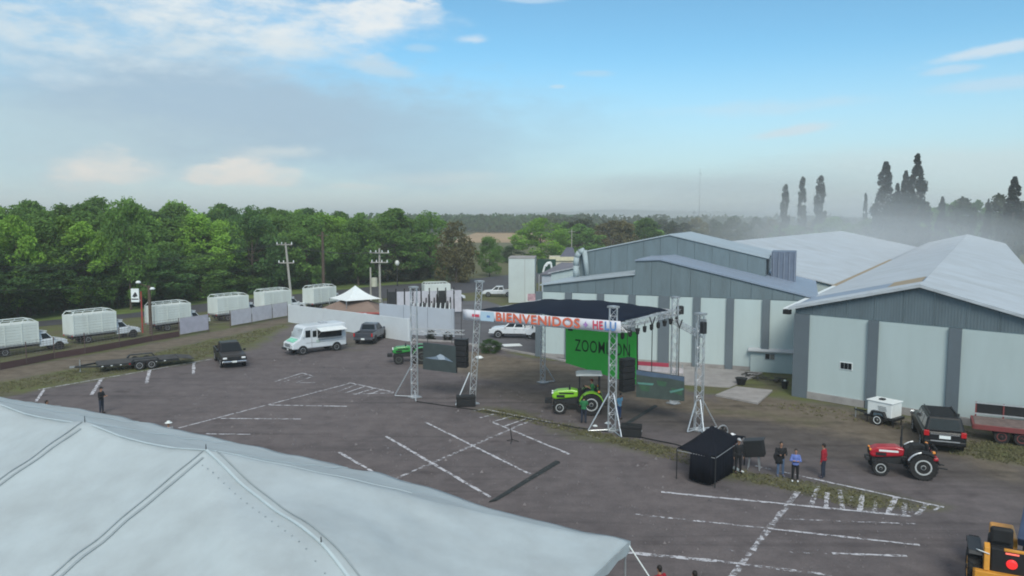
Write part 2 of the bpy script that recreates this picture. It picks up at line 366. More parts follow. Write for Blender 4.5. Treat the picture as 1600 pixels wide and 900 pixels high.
c1 = gmix(gmath('MULTIPLY', sp_.outputs[2], .85), grav, dcol2)
c2 = gmix(edge(sp_.outputs[1], 1.6, .9), c1, dcol)
gw = gmath('SUBTRACT', gmath('MULTIPLY', gmath('ADD', sp_.outputs[0], gmath('SUBTRACT', gn(.7), .5, False), False), 1.5, False), .25)
gw = gmath('MULTIPLY', gw, gramp(sp_.outputs[0], .03, (0, 0, 0), .2, (1, 1, 1)))
c3 = gmix(gw, c2, gcol)
mpt = t.nodes.new('ShaderNodeMapping'); mpt.inputs['Rotation'].default_value = (0, 0, R(38)); mpt.inputs['Scale'].default_value = (.05, .9, 1); t.links.new(tcg.outputs['Object'], mpt.inputs[0])
ntk = t.nodes.new('ShaderNodeTexNoise'); ntk.inputs['Scale'].default_value = 1.0; ntk.inputs['Detail'].default_value = 5; ntk.inputs['Distortion'].default_value = .5; t.links.new(mpt.outputs[0], ntk.inputs['Vector'])
trk = gramp(ntk.outputs[0], .56, (1, 1, 1), .68, (.70, .70, .71))
c3 = gmix(.8, c3, trk, 'MULTIPLY')
c3 = gmix(.9, c3, gramp(gn(.35, 3, .5), .64, (1, 1, 1), .72, (.72, .71, .72)), 'MULTIPLY')
t.links.new(c3, b.inputs['Base Color'])
bp = t.nodes.new('ShaderNodeBump'); bp.inputs['Strength'].default_value = .6; bp.inputs['Distance'].default_value = .06; t.links.new(fine, bp.inputs['Height']); t.links.new(bp.outputs[0], b.inputs['Normal'])
me.materials.append(m)
go = bpy.data.objects.new('ground', me); COL.objects.link(go); kind(go)

# chalk lines on the lot -------------------------------------------------
def chalkmat(name, amt):
    m = bpy.data.materials.new(name); m.use_nodes = True; t = m.node_tree; b = t.nodes['Principled BSDF']; b.inputs['Base Color'].default_value = (.56, .56, .60, 1); b.inputs['Roughness'].default_value = .9
    c = t.nodes.new('ShaderNodeTexCoord'); n = t.nodes.new('ShaderNodeTexNoise'); n.inputs['Scale'].default_value = 3.1; n.inputs['Detail'].default_value = 9; n.inputs['Roughness'].default_value = .72; t.links.new(c.outputs['Object'], n.inputs['Vector'])
    r = t.nodes.new('ShaderNodeMapRange'); r.inputs[1].default_value = .5-amt; r.inputs[2].default_value = .62-amt; r.inputs[3].default_value = .0; r.inputs[4].default_value = .92; t.links.new(n.outputs[0], r.inputs[0])
    tr = t.nodes.new('ShaderNodeBsdfTransparent'); mx = t.nodes.new('ShaderNodeMixShader'); t.links.new(r.outputs[0], mx.inputs[0]); t.links.new(tr.outputs[0], mx.inputs[1]); t.links.new(b.outputs[0], mx.inputs[2]); t.links.new(mx.outputs[0], t.nodes['Material Output'].inputs[0])
    return m
CH = [chalkmat('chalk_worn', -.06), chalkmat('chalk_line', .04), chalkmat('chalk_fresh', .10)]
lines = [((60, 609), (332, 561), .16, 2), ((70, 607), (56, 628), .2, 2), ((158, 593), (143, 617), .26, 2), ((234, 578), (229, 599), .26, 2), ((303, 566), (302, 585), .24, 2), ((260, 578), (256, 595), .2, 0),
 ((428, 597), (472, 583), .14, 2), ((472, 583), (487, 587), .14, 2), ((443, 597), (480, 585), .13, 1), ((463, 598), (492, 587), .13, 1), ((467, 598), (492, 598), .13, 2), ((500, 588), (533, 597), .12, 0), ((487, 587), (547, 600), .1, 0),
 ((545, 598), (615, 613), .17, 2), ((550, 616), (615, 614), .17, 2), ((528, 612), (557, 601), .14, 1), ((540, 614), (570, 604), .14, 2), ((556, 616), (584, 607), .14, 2), ((577, 616), (597, 609), .14, 2), ((480, 624), (525, 622), .12, 0),
 ((279, 669), (547, 599), .15, 2), ((290, 631), (420, 633), .16, 0), ((420, 633), (542, 635), .17, 2), ((228, 652), (345, 654), .16, 0), ((345, 654), (470, 655), .18, 2), ((322, 678), (391, 679), .18, 2), ((205, 640), (330, 668), .12, 0),
 ((665, 660), (828, 741), .17, 2), ((603, 682), (766, 777), .19, 2), ((530, 707), (597, 746), .19, 2), ((616, 749), (837, 654), .2, 1), ((770, 660), (890, 710), .17, 2), ((740, 642), (759, 639), .14, 1), ((750, 653), (776, 646), .15, 2), ((770, 659), (806, 649), .15, 2), ((789, 666), (826, 653), .15, 2),
 ((755, 639), (862, 660), .12, 2), ((912, 678), (939, 686), .16, 1), ((811, 686), (869, 718), .12, 0), ((773, 708), (815, 736), .1, 0), ((590, 690), (628, 713), .15, 0), ((862, 660), (912, 678), .1, 0),
 ((1033, 769), (1425, 807), .19, 2), ((1247, 768), (1143, 902), .26, 1), ((993, 804), (1200, 826), .15, 1), ((1200, 826), (1437, 852), .15, 2), ((1225, 811), (1433, 819), .12, 1), ((1130, 860), (1300, 866), .12, 0), ((1300, 865), (1417, 869), .16, 2), ((960, 862), (1120, 877), .24, 2), ((1120, 877), (1300, 899), .2, 1), ((930, 790), (990, 805), .12, 0),
 ((1180, 728), (1260, 746), .14, 1), ((1260, 746), (1475, 793), .16, 2), ((1247, 768), (1305, 768), .12, 0), ((1278, 760), (1267, 791), .22, 1), ((1293, 770), (1290, 794), .2, 2), ((1312, 766), (1317, 796), .2, 1), ((1330, 772), (1327, 798), .18, 0), ((1348, 774), (1343, 799), .22, 2), ((1371, 780), (1365, 803), .2, 1), ((1400, 778), (1386, 804), .22, 2), ((1413, 786), (1413, 807), .2, 1), ((1430, 786), (1420, 806), .18, 0), ((1448, 787), (1433, 806), .22, 1), ((1472, 791), (1458, 798), .14, 1), ((1318, 750), (1450, 776), .12, 0), ((1225, 858), (1340, 862), .1, 0)]
rl = random.Random(3)
for (a, b, w, q) in lines:
    A, B = G(*a), G(*b); d = (B-A); L = d.length; d.normalize(); n = Vector((-d.y, d.x, 0)); k = max(2, int(L/.35)); vs = []; fs = []
    for i in range(k+1):
        p = A+d*(L*i/k); w0 = w/2*rl.uniform(.72, 1.25); j = rl.uniform(-.02, .02)
        for s_ in (-1, 1): q_ = p+n*(s_*w0+j); vs.append((q_.x, q_.y, .012+.0004*(lines.index((a, b, w, q)) % 10)))
        if i: fs.append((2*i-2, 2*i-1, 2*i+1, 2*i))
    kind(MB().add(vs, fs).build('parking_line', CH[q]))

# road, verge, far field, hills -------------------------------------------
def sheet(name, pts, z, m, k='structure'):
    mb = MB(); n = len(pts); mb.add([(p[0], p[1], z) for p in pts], [tuple(range(n))]); return kind(mb.build(name, m), k)
MASPH = mat('asphalt', (.062, .062, .07), .85, var=.2, scale=.6, bump=.2)
sheet('road', gp((-900, 600), (0, 516), (200, 497), (330, 486), (480, 474), (600, 466), (740, 457), (800, 450), (850, 440), (850, 424), (790, 430), (700, 440), (600, 446), (330, 473), (200, 490), (0, 507), (-900, 570))[:17], .006, MASPH)
sheet('yard_pavement', gp((560, 520), (760, 541), (841, 555), (884, 565), (1000, 548), (850, 500), (760, 470), (600, 470)), .006, mat('yard_asphalt', (.10, .10, .11), .9, var=.2, scale=.4, bump=.2))
MVERGE = mat('verge_grass', (.12, .17, .04), .95, var=.35, scale=.4, bump=.4)
sheet('verge', gp((-900, 570), (0, 507), (200, 490), (330, 473), (600, 446), (700, 440), (700, 431), (600, 437), (330, 463), (200, 480), (0, 494), (-900, 545)), .009, MVERGE)
sheet('field', [D(705, 378, 1).xy*1]*0 + gp((700, 379), (960, 379), (900, 363), (745, 363)), .02, mat('dry_field', (.36, .25, .14), .95, var=.15, scale=.01))
# kerb along the yard and paved strips by the warehouse
kb = MB(); kp = [G(*p) for p in ((640, 531), (700, 534), (762, 542), (841, 556), (884, 565))]
for a, b in zip(kp[:-1], kp[1:]): kb.bar(a+Vector((0, 0, .05)), b+Vector((0, 0, .05)), .35, .16)
kind(kb.build('kerb', MCONC))
sl_ = MB(); sl_.plate([G(*p) for p in ((1118, 619), (1150, 606), (1207, 612), (1184, 632))], -.02, .14); kind(sl_.build('concrete_slab', MCONC, bevel=.02))
sl_ = MB(); sl_.plate([G(*p) for p in ((940, 566), (1035, 571), (1140, 578), (1192, 583), (1140, 606), (1050, 600), (985, 597))], -.02, .07); kind(sl_.build('pavement', MCONC))
# distant hills
def ridge(name, y, x0, x1, h, seed, m):
    r = random.Random(seed); vs = []; fs = []; n = 90; ph = [r.uniform(0, 6) for _ in range(6)]
    for i in range(n+1):
        f = i/n; x = x0+(x1-x0)*f; hh = h*(.5+.25*math.sin(f*7+ph[0])+.15*math.sin(f*17+ph[1])+.08*math.sin(f*41+ph[2])+.05*math.sin(f*97+ph[3]))*min(1, 6*f, 6*(1-f))
        vs += [(x, y-h*5, -1), (x, y, max(hh, 0)), (x, y+h*6, -1)]
        if i: k = 3*i; fs += [(k-3, k, k+1, k-2), (k-2, k+1, k+2, k-1)]
    kind(MB().add(vs, fs).build(name, m, smooth=True))
MHILL = mat('hill_scrub', (.05, .06, .045), .95, var=.3, scale=.01)
ridge('hills', 4200, -4200, 4600, 58, 5, MHILL)
ridge('hills', 2500, -700, 1900, 26, 8, MHILL)

# grass tufts and loose gravel
rg = random.Random(11)
def inpoly(poly, n, r):
    xs_ = [p[0] for p in poly]; ys_ = [p[1] for p in poly]; c = np.array([(r.uniform(min(xs_), max(xs_)), r.uniform(min(ys_), max(ys_))) for _ in range(n*6)])
    return c[poly_sd(poly, c) < 0][:n]
tv, tf = [], []
for poly, n, hh in ((gp((0, 600), (190, 564), (330, 532), (448, 507), (400, 533), (335, 556), (200, 580), (0, 615)), 1500, .12),
                (gp((735, 640), (790, 641), (870, 660), (960, 680), (1060, 700), (1060, 722), (960, 692), (880, 672), (800, 655)), 900, .07),
                (gp((1060, 700), (1170, 738), (1240, 748), (1330, 765), (1460, 795), (1330, 793), (1245, 768), (1160, 750), (1060, 722)), 700, .06),
                (gp((1490, 690), (1560, 690), (1700, 720), (1700, 742), (1560, 722), (1480, 708)), 600, .1),
                (gp((1180, 632), (1300, 655), (1520, 690), (1520, 675), (1250, 630)), 200, .08)):
    for x, y in inpoly(poly, n, rg):
        for _ in range(4):
            a = rg.uniform(0, 6.3); w = rg.uniform(.03, .07); h = hh*rg.uniform(.4, 1.3); ox, oy = rg.uniform(-.15, .15), rg.uniform(-.15, .15); k = len(tv)
            tv += [(x+ox-w*math.cos(a), y+oy-w*math.sin(a), -.01), (x+ox+w*math.cos(a), y+oy+w*math.sin(a), -.01), (x+ox+rg.uniform(-.1, .1), y+oy+rg.uniform(-.1, .1), h)]; tf.append((k, k+1, k+2))
o = MB(); o.v = tv; o.f = tf; kind(o.build('grass', leafmat('grass_blades', (.185, .18, .10), .3)), 'stuff')
o = MB()
for x, y in inpoly(gp((230, 640), (430, 560), (640, 560), (900, 640), (1230, 760), (1500, 830), (1500, 895), (980, 895), (600, 740)), 1700, rg):
    r_ = rg.uniform(.02, .055)*(1 if rg.random() < .93 else 2.2); a = rg.uniform(0, 6)
    o.add([(x+r_*math.cos(a+i*2.1), y+r_*math.sin(a+i*2.1), -.005) for i in range(3)]+[(x, y, r_*1.1)], [(0, 1, 3), (1, 2, 3), (2, 0, 3)])
kind(o.build('gravel', mat('gravel_stone', (.17, .155, .16), .9, var=.4, scale=.7)), 'stuff')

# ------------------------------------------------------------------ warehouses
MCLAD = rustmat('grey_cladding', (.152, .20, .225), (.118, .15, .165), .7, .55, .1, wave=2.4, scale=1.1, streak=(1, 1, .2))
MCLAD2 = rustmat('dark_grey_cladding', (.14, .183, .208), (.105, .135, .152), .7, .55, .1, wave=2.4, scale=1.1, streak=(1, 1, .2))
MPIL = rustmat('grey_pillar_paint', (.13, .16, .185), (.10, .12, .135), .5, .6)
MWALL = rustmat('pale_wall_paint', (.46, .545, .55), (.40, .475, .475), .5, .7, scale=.9, streak=(1, 1, .2))
MROOFW = rustmat('white_roof_sheet', (.48, .52, .56), (.38, .40, .41), .8, .5, wave=1.6, wdir='DIAGONAL', scale=.3)
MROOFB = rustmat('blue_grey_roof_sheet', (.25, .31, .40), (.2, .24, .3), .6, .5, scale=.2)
MROOFG = rustmat('pale_grey_roof_sheet', (.36, .42, .46), (.3, .34, .37), .6, .5, scale=.2)
MRUST = rustmat('rust_stain', (.33, .26, .165), (.26, .22, .17), .5, .7, scale=.4)
Zv = Vector((0, 0, 1))
class Fac:
    """an upright wall plane: base point, run along it, depth into the building"""
    def __init__(s, P, dv, nv): s.P, s.d, s.n = P, dv, nv
    def at(s, t, z, b=0.0): return s.P + s.d*t + s.n*b + Zv*z
def clip_panel(prof, t0, t1):
    """top edge of a gable profile between t0 and t1"""
    def zt(t):
        for (a, za), (b, zb) in zip(prof[:-1], prof[1:]):
            if a <= t <= b: return za+(zb-za)*(t-a)/max(b-a, 1e-6)
        return prof[-1][1]
    ks = [t0]+[p[0] for p in prof if t0+.02 < p[0] < t1-.02]+[t1]
    return [(k, zt(k)) for k in ks]
def clad(F, prof, z0, step, parent, m, b=0.0, gap=.035, th=.06):
    t0, t1 = prof[0][0], prof[-1][0]; n = max(1, round((t1-t0)/step)); st = (t1-t0)/n
    for i in range(n):
        a, c = t0+i*st+gap/2, t0+(i+1)*st-gap/2
        top = clip_panel(prof, a, c); poly = [(a, z0), (c, z0)]+[(k, z-.03) for k, z in reversed(top)]
        poly = [p for p in poly if p[1] >= z0-1e-6]
        off = th+random.uniform(-.008, .008); mb = MB(); nn = len(poly)
        vs = [F.at(k, z, b) for k, z in poly]+[F.at(k, z, b-off) for k, z in poly]
        mb.add(vs, [(j, (j+1) % nn, nn+(j+1) % nn, nn+j) for j in range(nn)]+[tuple(range(nn-1, -1, -1)), tuple(range(nn, 2*nn))])
        mb.build('cladding_panel', m, parent)
def gable_body(F, prof, b0, b1, parent, m, name='wall', e=None):
    nn = len(prof)+2; poly = [(prof[0][0], 0)]+list(prof)+[(prof[-1][0], 0)]; mb = MB(); dd = e if e is not None else F.n
    vs = [F.P+F.d*k+Zv*z+dd*b0 for k, z in poly]+[F.P+F.d*k+Zv*z+dd*b1 for k, z in poly]
    mb.add(vs, [(j, (j+1) % nn, nn+(j+1) % nn, nn+j) for j in range(nn)]+[tuple(range(nn-1, -1, -1)), tuple(range(nn, 2*nn))]); return mb.build(name, m, parent)
def roof_slope(F, p, q, b0, b1, parent, m, over=.25, th=.12, n=1, e=None, lift=.02, gap=.03):
    """sheets laid from eave p=(t,z) to ridge q between depths b0 and b1"""
    dd = e if e is not None else F.n; at = lambda k, z, b: F.P+F.d*k+Zv*z+dd*b
    dx = (p[0]-q[0]); L = math.hypot(dx, p[1]-q[1]); pe = (p[0]+dx/L*over, p[1]+(p[1]-q[1])/L*over); st = (b1-b0)/n
    for i in range(n):
        a, c = b0+i*st+gap/2, b0+(i+1)*st-gap/2; mb = MB(); l = lift+random.uniform(0, .012)
        A = [at(pe[0], pe[1]+l, a), at(q[0], q[1]+l, a), at(q[0], q[1]+l, c), at(pe[0], pe[1]+l, c)]
        mb.add(A+[x+Zv*th for x in A], [(3, 2, 1, 0), (4, 5, 6, 7), (0, 1, 5, 4), (1, 2, 6, 5), (2, 3, 7, 6), (3, 0, 4, 7)]); mb.build('roof_sheet', m, parent)

# ---- warehouse with the stepped gable (left)
A0, A1 = G(1035, 570), G(1138, 577); dA = (A1-A0).normalized(); nA_ = Vector((-dA.y, dA.x, 0))
if nA_.y < 0: nA_ = -nA_
WA = thing('warehouse', 'long grey warehouse with white wall panels, stepped gable and raised middle roof', 'warehouse', A0)
FA = Fac(Vector((0, 0, 0)), dA, nA_)
def fa(u, v): return onwall(A0, dA, u, v)
def fab(u, v, b): return onwall(A0+nA_*b, dA, u, v)
tL = fa(848, 446)[0]; tR = fa(1262, 466)[0]+.6
zE = fa(850, 446)[1]; s1 = fa(992, 430); s2 = fa(998, 408); ap = fa(1031, 407); eR = fa(1262, 467)
prof = [(tL, zE), (s1[0], s1[1]), (s1[0]+.01, s2[1]), (ap[0], ap[1]), (tR, eR[1])]
zp = .5*(fa(860, 456)[1]+fa(1230, 471)[1])
gable_body(FA, prof, .12, 26, WA, MCLAD2)
clad(FA, prof, zp+.05, 1.75, WA, MCLAD, b=.12)
us = [842, 888, 938, 987, 1037, 1088, 1140, 1196, 1250]
ts = [fa(u, 520)[0] for u in us]
for i, tt in enumerate(ts[:-1]):
    w = .62 if us[i] != 1037 else .95
    mb = MB(); mb.add(*[(lambda V: (V, [(3, 2, 1, 0), (4, 5, 6, 7), (0, 1, 5, 4), (1, 2, 6, 5), (2, 3, 7, 6), (3, 0, 4, 7)]))([FA.at(tt+x, z, y) for z in (0, zp+.05) for x, y in ((-w/2, -.15), (w/2, -.15), (w/2, .12), (-w/2, .12))])][0]); mb.build('pillar', MPIL, WA)
    a, c = tt+w/2+.01, ts[i+1]-.32
    mb = MB(); mb.slab(FA.at(a, .35, .12), FA.at(c, .35, .12), FA.at(c, zp, .12), FA.at(a, zp, .12), .05); mb.build('wall_panel', MWALL, WA)
    mb = MB(); mb.slab(FA.at(a, 0, .12), FA.at(c, 0, .12), FA.at(c, .345, .12), FA.at(a, .345, .12), .09); mb.build('plinth', MCONC, WA)
B8 = 8.0
roof_slope(FA, (tL, zE), (s1[0], s1[1]), -.15, 26, WA, MROOFG, n=2)
roof_slope(FA, (tR, eR[1]), (ap[0], ap[1]), -.1, 26, WA, MROOFB, n=5, th=.16)
roof_slope(FA, (s1[0]+.02, s2[1]-.02), (ap[0], ap[1]), -.1, 26, WA, MROOFB, over=.05)
# raised middle roof set back over the first
mL = fab(905, 396, B8); mA = fab(1046, 368, B8); mR = fab(1197, 404, B8)
mp = [(mL[0], mL[1]), (mA[0], mA[1]), (mR[0], mR[1])]
nn = FA.n
def body_from(F, prof, z0, b0, b1, parent, m, name):
    poly = [(prof[0][0], z0)]+list(prof)+[(prof[-1][0], z0)]; k = len(poly); mb = MB()
    vs = [F.at(a, z, b0) for a, z in poly]+[F.at(a, z, b1) for a, z in poly]
    mb.add(vs, [(j, (j+1) % k, k+(j+1) % k, k+j) for j in range(k)]+[tuple(range(k-1, -1, -1)), tuple(range(k, 2*k))]); return mb.build(name, m, parent)
up = body_from(FA, mp, 6.2, B8+.1, B8+15, WA, MCLAD2, 'upper_wall')
clad(FA, mp, 6.3, 1.75, WA, MCLAD, b=B8+.1)
roof_slope(FA, mp[0], mp[1], B8-.1, B8+15.2, WA, MROOFG, n=3)
roof_slope(FA, mp[2], mp[1], B8-.1, B8+15.2, WA, MROOFG, n=3)
vh = MB(); v0 = fab(1215, 432, B8+3)[0]; v1 = fab(1243, 432, B8+3)[0]; z0, z1 = fab(1230, 436, B8+3)[1], fab(1230, 393, B8+3)[1]
V = [FA.at(x, z, y) for z in (z0-.8, z1) for x, y in ((v0-.6, B8+2.2), (v1, B8+2.2), (v1, B8+6), (v0-.6, B8+6))]
vh.add(V, [(3, 2, 1, 0), (4, 5, 6, 7), (0, 1, 5, 4), (1, 2, 6, 5), (2, 3, 7, 6), (3, 0, 4, 7)]); vho = vh.build('vent_hood', mat('vent_blue_grey', (.14, .17, .23), .5, .2), WA)
for i in range(5):
    x = v0-.4+(v1-v0+.3)*i/4; mb = MB(); mb.bar(FA.at(x, z0-.5, B8+2.15), FA.at(x, z1-.1, B8+2.15), .1, .08); mb.build('louvre', mat('louvre_blue_grey', (.17, .2, .26), .6), vho)
# pale curved duct at the left end of the raised roof
mb = MB(); q = [fab(900, 432, B8-.6), fab(900, 415, B8-.6), fab(901, 402, B8-.6), fab(905, 394, B8-.6), fab(913, 391, B8-.6)]
mb.path([FA.at(a, z, B8-.6) for a, z in q], .3, 12); mb.path([FA.at(q[-1][0], q[-1][1], B8-.6), FA.at(q[-1][0]+.3, q[-1][1]-2.6, B8-.4)], .26, 12); mb.build('duct', mat('duct_sheet', (.34, .40, .42), .8), WA, smooth=True)
mb = MB(); mb.tube(FA.at(ap[0]-2, 6, 30), FA.at(ap[0]-2, 6.1, 30), .05); 
# ---- the two white-roofed halls on the right
Bp0, Bp1 = G(1238, 618), G(1530, 668); dB = (Bp1-Bp0).normalized(); vpB = 1533.0
eB = Vector(((vpB-800)/F_PX, 1.0, 0)).normalized()
WB = thing('warehouse', 'nearer warehouse with white ribbed roof, grey gable and tall pale wall panels', 'warehouse', Bp0)
FB = Fac(Vector((0, 0, 0)), dB, eB)
fb = lambda u, v: onwall(Bp0, dB, u, v)
bE = fb(1240, 482)[1]; bA = fb(1437, 449); tE = 2*bA[0]; zq = fb(1300, 493)[1]-.1; LB = 185.0
bprof = [(0, bE), (bA[0], bA[1]), (tE, bE)]
gable_body(FB, bprof, .12, LB, WB, MWALL)
clad(FB, bprof, zq+.03, 1.9, WB, MCLAD2, b=.12)
pk = [(.55, 1.15), (fb(1363, 560)[0], .7), (fb(1491, 560)[0], .75), (tE-1.2, .75)]
for i, (tt, w) in enumerate(pk):
    mb = MB(); V = [FB.at(tt+x, z, y) for z in (0, zq) for x, y in ((-w/2, -.16), (w/2, -.16), (w/2, .12), (-w/2, .12))]
    mb.add(V, [(3, 2, 1, 0), (4, 5, 6, 7), (0, 1, 5, 4), (1, 2, 6, 5), (2, 3, 7, 6), (3, 0, 4, 7)]); mb.build('pillar', MPIL, WB)
    if i < 3:
        a, c = tt+w/2+.01, pk[i+1][0]-pk[i+1][1]/2-.01
        nsub = 1
        mb = MB(); mb.slab(FB.at(a, .5, .12), FB.at(c, .5, .12), FB.at(c, zq-.02, .12), FB.at(a, zq-.02, .12), .05); mb.build('wall_panel', MWALL, WB)
        mb = MB(); mb.slab(FB.at(a, 0, .12), FB.at(c, 0, .12), FB.at(c, .495, .12), FB.at(a, .495, .12), .2); mb.build('plinth', MCONC, WB)
wn = fb(1322, 572); mb = MB(); mb.slab(FB.at(wn[0]-.45, wn[1]-.28, .06), FB.at(wn[0]+.45, wn[1]-.28, .06), FB.at(wn[0]+.45, wn[1]+.28, .06), FB.at(wn[0]-.45, wn[1]+.28, .06), .03); wo = mb.build('window_frame', MW, WB)
for k in range(3):
    x = wn[0]-.27+k*.27; mb = MB(); mb.slab(FB.at(x-.12, wn[1]-.22, .025), FB.at(x+.12, wn[1]-.22, .025), FB.at(x+.12, wn[1]+.22, .025), FB.at(x-.12, wn[1]+.22, .025), .02); mb.build('pane', MGLASS, wo)
roof_slope(FB, bprof[0], bprof[1], 9, LB+.3, WB, MROOFW, n=16, th=.1, over=.5)
roof_slope(FB, bprof[0], bprof[1], 2.6, 8.97, WB, MROOFB, n=2, th=.09, over=.5)  # blue-grey sheets paint the parapet's shade onto this strip of white roof
roof_slope(FB, bprof[2], bprof[1], 2.6, LB+.3, WB, MROOFW, n=16, th=.1, over=.5)
roof_slope(FB, bprof[0], bprof[1], -.35, 2.57, WB, MROOFW, n=1, th=.2, over=.5)
roof_slope(FB, bprof[2], bprof[1], -.35, 2.57, WB, MROOFW, n=1, th=.2, over=.5)
# rusted sheets by the ridge and along the valley gutter
def patch(F, t0, t1, b0, b1, prof, z_off, m, parent, name='rusty_sheet', e=None):
    def zt(t):
        for (a, za), (b, zb) in zip(prof[:-1], prof[1:]):
            if a <= t <= b: return za+(zb-za)*(t-a)/(b-a)
        return prof[0][1]+ (prof[1][1]-prof[0][1])*(t-prof[0][0])/(prof[1][0]-prof[0][0])
    A = [F.at(t0, zt(t0)+z_off, b0), F.at(t1, zt(t1)+z_off, b0+.4), F.at(t1, zt(t1)+z_off, b1+.4), F.at(t0, zt(t0)+z_off, b1)]
    MB().add(A+[x+Zv*.03 for x in A], [(3, 2, 1, 0), (4, 5, 6, 7), (0, 1, 5, 4), (1, 2, 6, 5), (2, 3, 7, 6), (3, 0, 4, 7)]).build(name, m, parent)
patch(FB, bA[0]*.72, bA[0]*.985, 3.0, 8.6, bprof, .14, MRUST, WB)
mb = MB(); g0, g1 = FB.at(-.75, bE-.12, .0), FB.at(-.75, bE-.12, LB); mb.bar(g0, g0+(g1-g0)*.12, .35, .2); mb.build('gutter', MW, WB)
mb = MB(); mb.bar(g0+(g1-g0)*.12, g0+(g1-g0)*.42, .55, .24); mb.build('gutter', MRUST, WB, label='rusty stretch of gutter')
mb = MB(); mb.bar(g0+(g1-g0)*.42, g1, .45, .22); mb.build('gutter', MSTEEL, WB)
MB().box(FB.at(-.55, bE-.25, -.3), (.5, .4, .35), math.atan2(dB.y, dB.x)).build('rain_head', MB_, WB)
# ---- third hall between them, only its white roof shows
pC = Vector((-eB.y, eB.x, 0)); s0 = G(1325, 441, bE)
WC = thing('warehouse', 'far hall with a plain white roof behind the raised grey roof, in the mist', 'warehouse', (s0.x, s0.y, 0))
FC = Fac(Vector((0, 0, 0))+pC*1.3, pC, eB)
cprof = [(0, bE-.4), (17, bE+3.3), (34, bE-.4)]
gable_body(FC, cprof, 0, 120, WC, MWALL)
roof_slope(FC, cprof[0], cprof[1], -.3, 120.3, WC, MROOFW, n=8, th=.12, over=.3)
roof_slope(FC, cprof[2], cprof[1], -.3, 120.3, WC, MROOFW, n=8, th=.12, over=.3)
# ---- small shed against the warehouse
sA, sB_ = G(1172, 580), G(1231, 594); ds = dA.copy(); ns = Vector((-ds.y, ds.x, 0)); FS = Fac(Vector((0, 0, 0)), ds, ns); Ls = (sB_-sA).length*.95; hs = onwall(sA, ds, 1176, 548)[1]; Ds = 3.2
SH = thing('shed', 'small white lean-to shed with one window between the two warehouses', 'shed', sA)
mb = MB(); V = [FS.at(x, z, y) for x, y, z in ((0, 0, 0), (Ls, 0, 0), (Ls, Ds, 0), (0, Ds, 0), (0, 0, hs), (Ls, 0, hs), (Ls, Ds, hs+.9), (0, Ds, hs+.9))]
mb.add(V, [(3, 2, 1, 0), (4, 5, 6, 7), (0, 1, 5, 4), (1, 2, 6, 5), (2, 3, 7, 6), (3, 0, 4, 7)]).build('wall', MWALL, SH)
mb = MB(); mb.slab(FS.at(-.2, hs-.02, -.35), FS.at(Ls+.1, hs-.02, -.35), FS.at(Ls+.1, hs+.98, Ds), FS.at(-.2, hs+.98, Ds), .09); mb.build('roof', rustmat('shed_roof', (.5, .53, .56), (.38, .38, .38), .5, .6), SH)
w0 = onwall(sA, ds, 1203, 557); mb = MB(); mb.slab(FS.at(w0[0]-.42, w0[1]-.28, -.01), FS.at(w0[0]+.42, w0[1]-.28, -.01), FS.at(w0[0]+.42, w0[1]+.28, -.01), FS.at(w0[0]-.42, w0[1]+.28, -.01), .05); wf = mb.build('window_frame', MSTEEL, SH)
for k, mm in ((-.2, MGLASS), (.2, mat('shed_pane', (.16, .16, .15), .3, var=0))): mb = MB(); mb.slab(FS.at(w0[0]+k-.17, w0[1]-.22, -.05), FS.at(w0[0]+k+.17, w0[1]-.22, -.05), FS.at(w0[0]+k+.17, w0[1]+.22, -.05), FS.at(w0[0]+k-.17, w0[1]+.22, -.05), .03); mb.build('pane', mm, wf)
# rubbish by the shed
for (u, v, lab, s_, c_) in ((1158, 601, 'black plastic tub on the slab edge in front of the shed', (.9, .7, .55), MB_), (1226, 607, 'black bin with a white lid at the corner pillar of the nearer warehouse', (.55, .55, .6), MB_)):
    p = G(u, v); o = thing('tub' if u < 1200 else 'bin', lab, 'tub' if u < 1200 else 'bin', p, .3)
    mb = MB(); mb.lathe([(.3*s_[0]+.02, 0), (.5*s_[0], s_[2]*.9), (.55*s_[0], s_[2]*.92), (.55*s_[0], s_[2]), (.48*s_[0], s_[2])], (0, 0, 0), 12, 'z'); mb.build('body', c_, o, smooth=False)
    mb = MB(); mb.ell((0, 0, s_[2]), (.2*s_[0], .2*s_[0], .1), 8, 5); mb.build('lid' if u > 1200 else 'lump', MW if u > 1200 else MDARK, o)
for i, (u, v, a) in enumerate(((1168, 588, .5), (1190, 592, 1.4), (1208, 597, .2), (1216, 596, 2.0))):
    p = G(u, v); mb = MB(); rr = random.Random(i)
    for k in range(5): mb.box((rr.uniform(-.5, .5), rr.uniform(-.3, .3), .06+.05*k), (rr.uniform(.5, 1.2), .12, .05), rr.uniform(0, 3))
    o = mb.build('scrap_heap', mat('scrap_wood', (.06, .06, .058), .9, var=.4)); o.location = p; tag(o, ['broken dark boards piled at the left corner of the shed', 'dark scrap planks under the shed window', 'grey boards thrown beside the shed corner', 'scrap planks by the corner pillar and shed'][i], 'scrap', 'scrap by the shed')
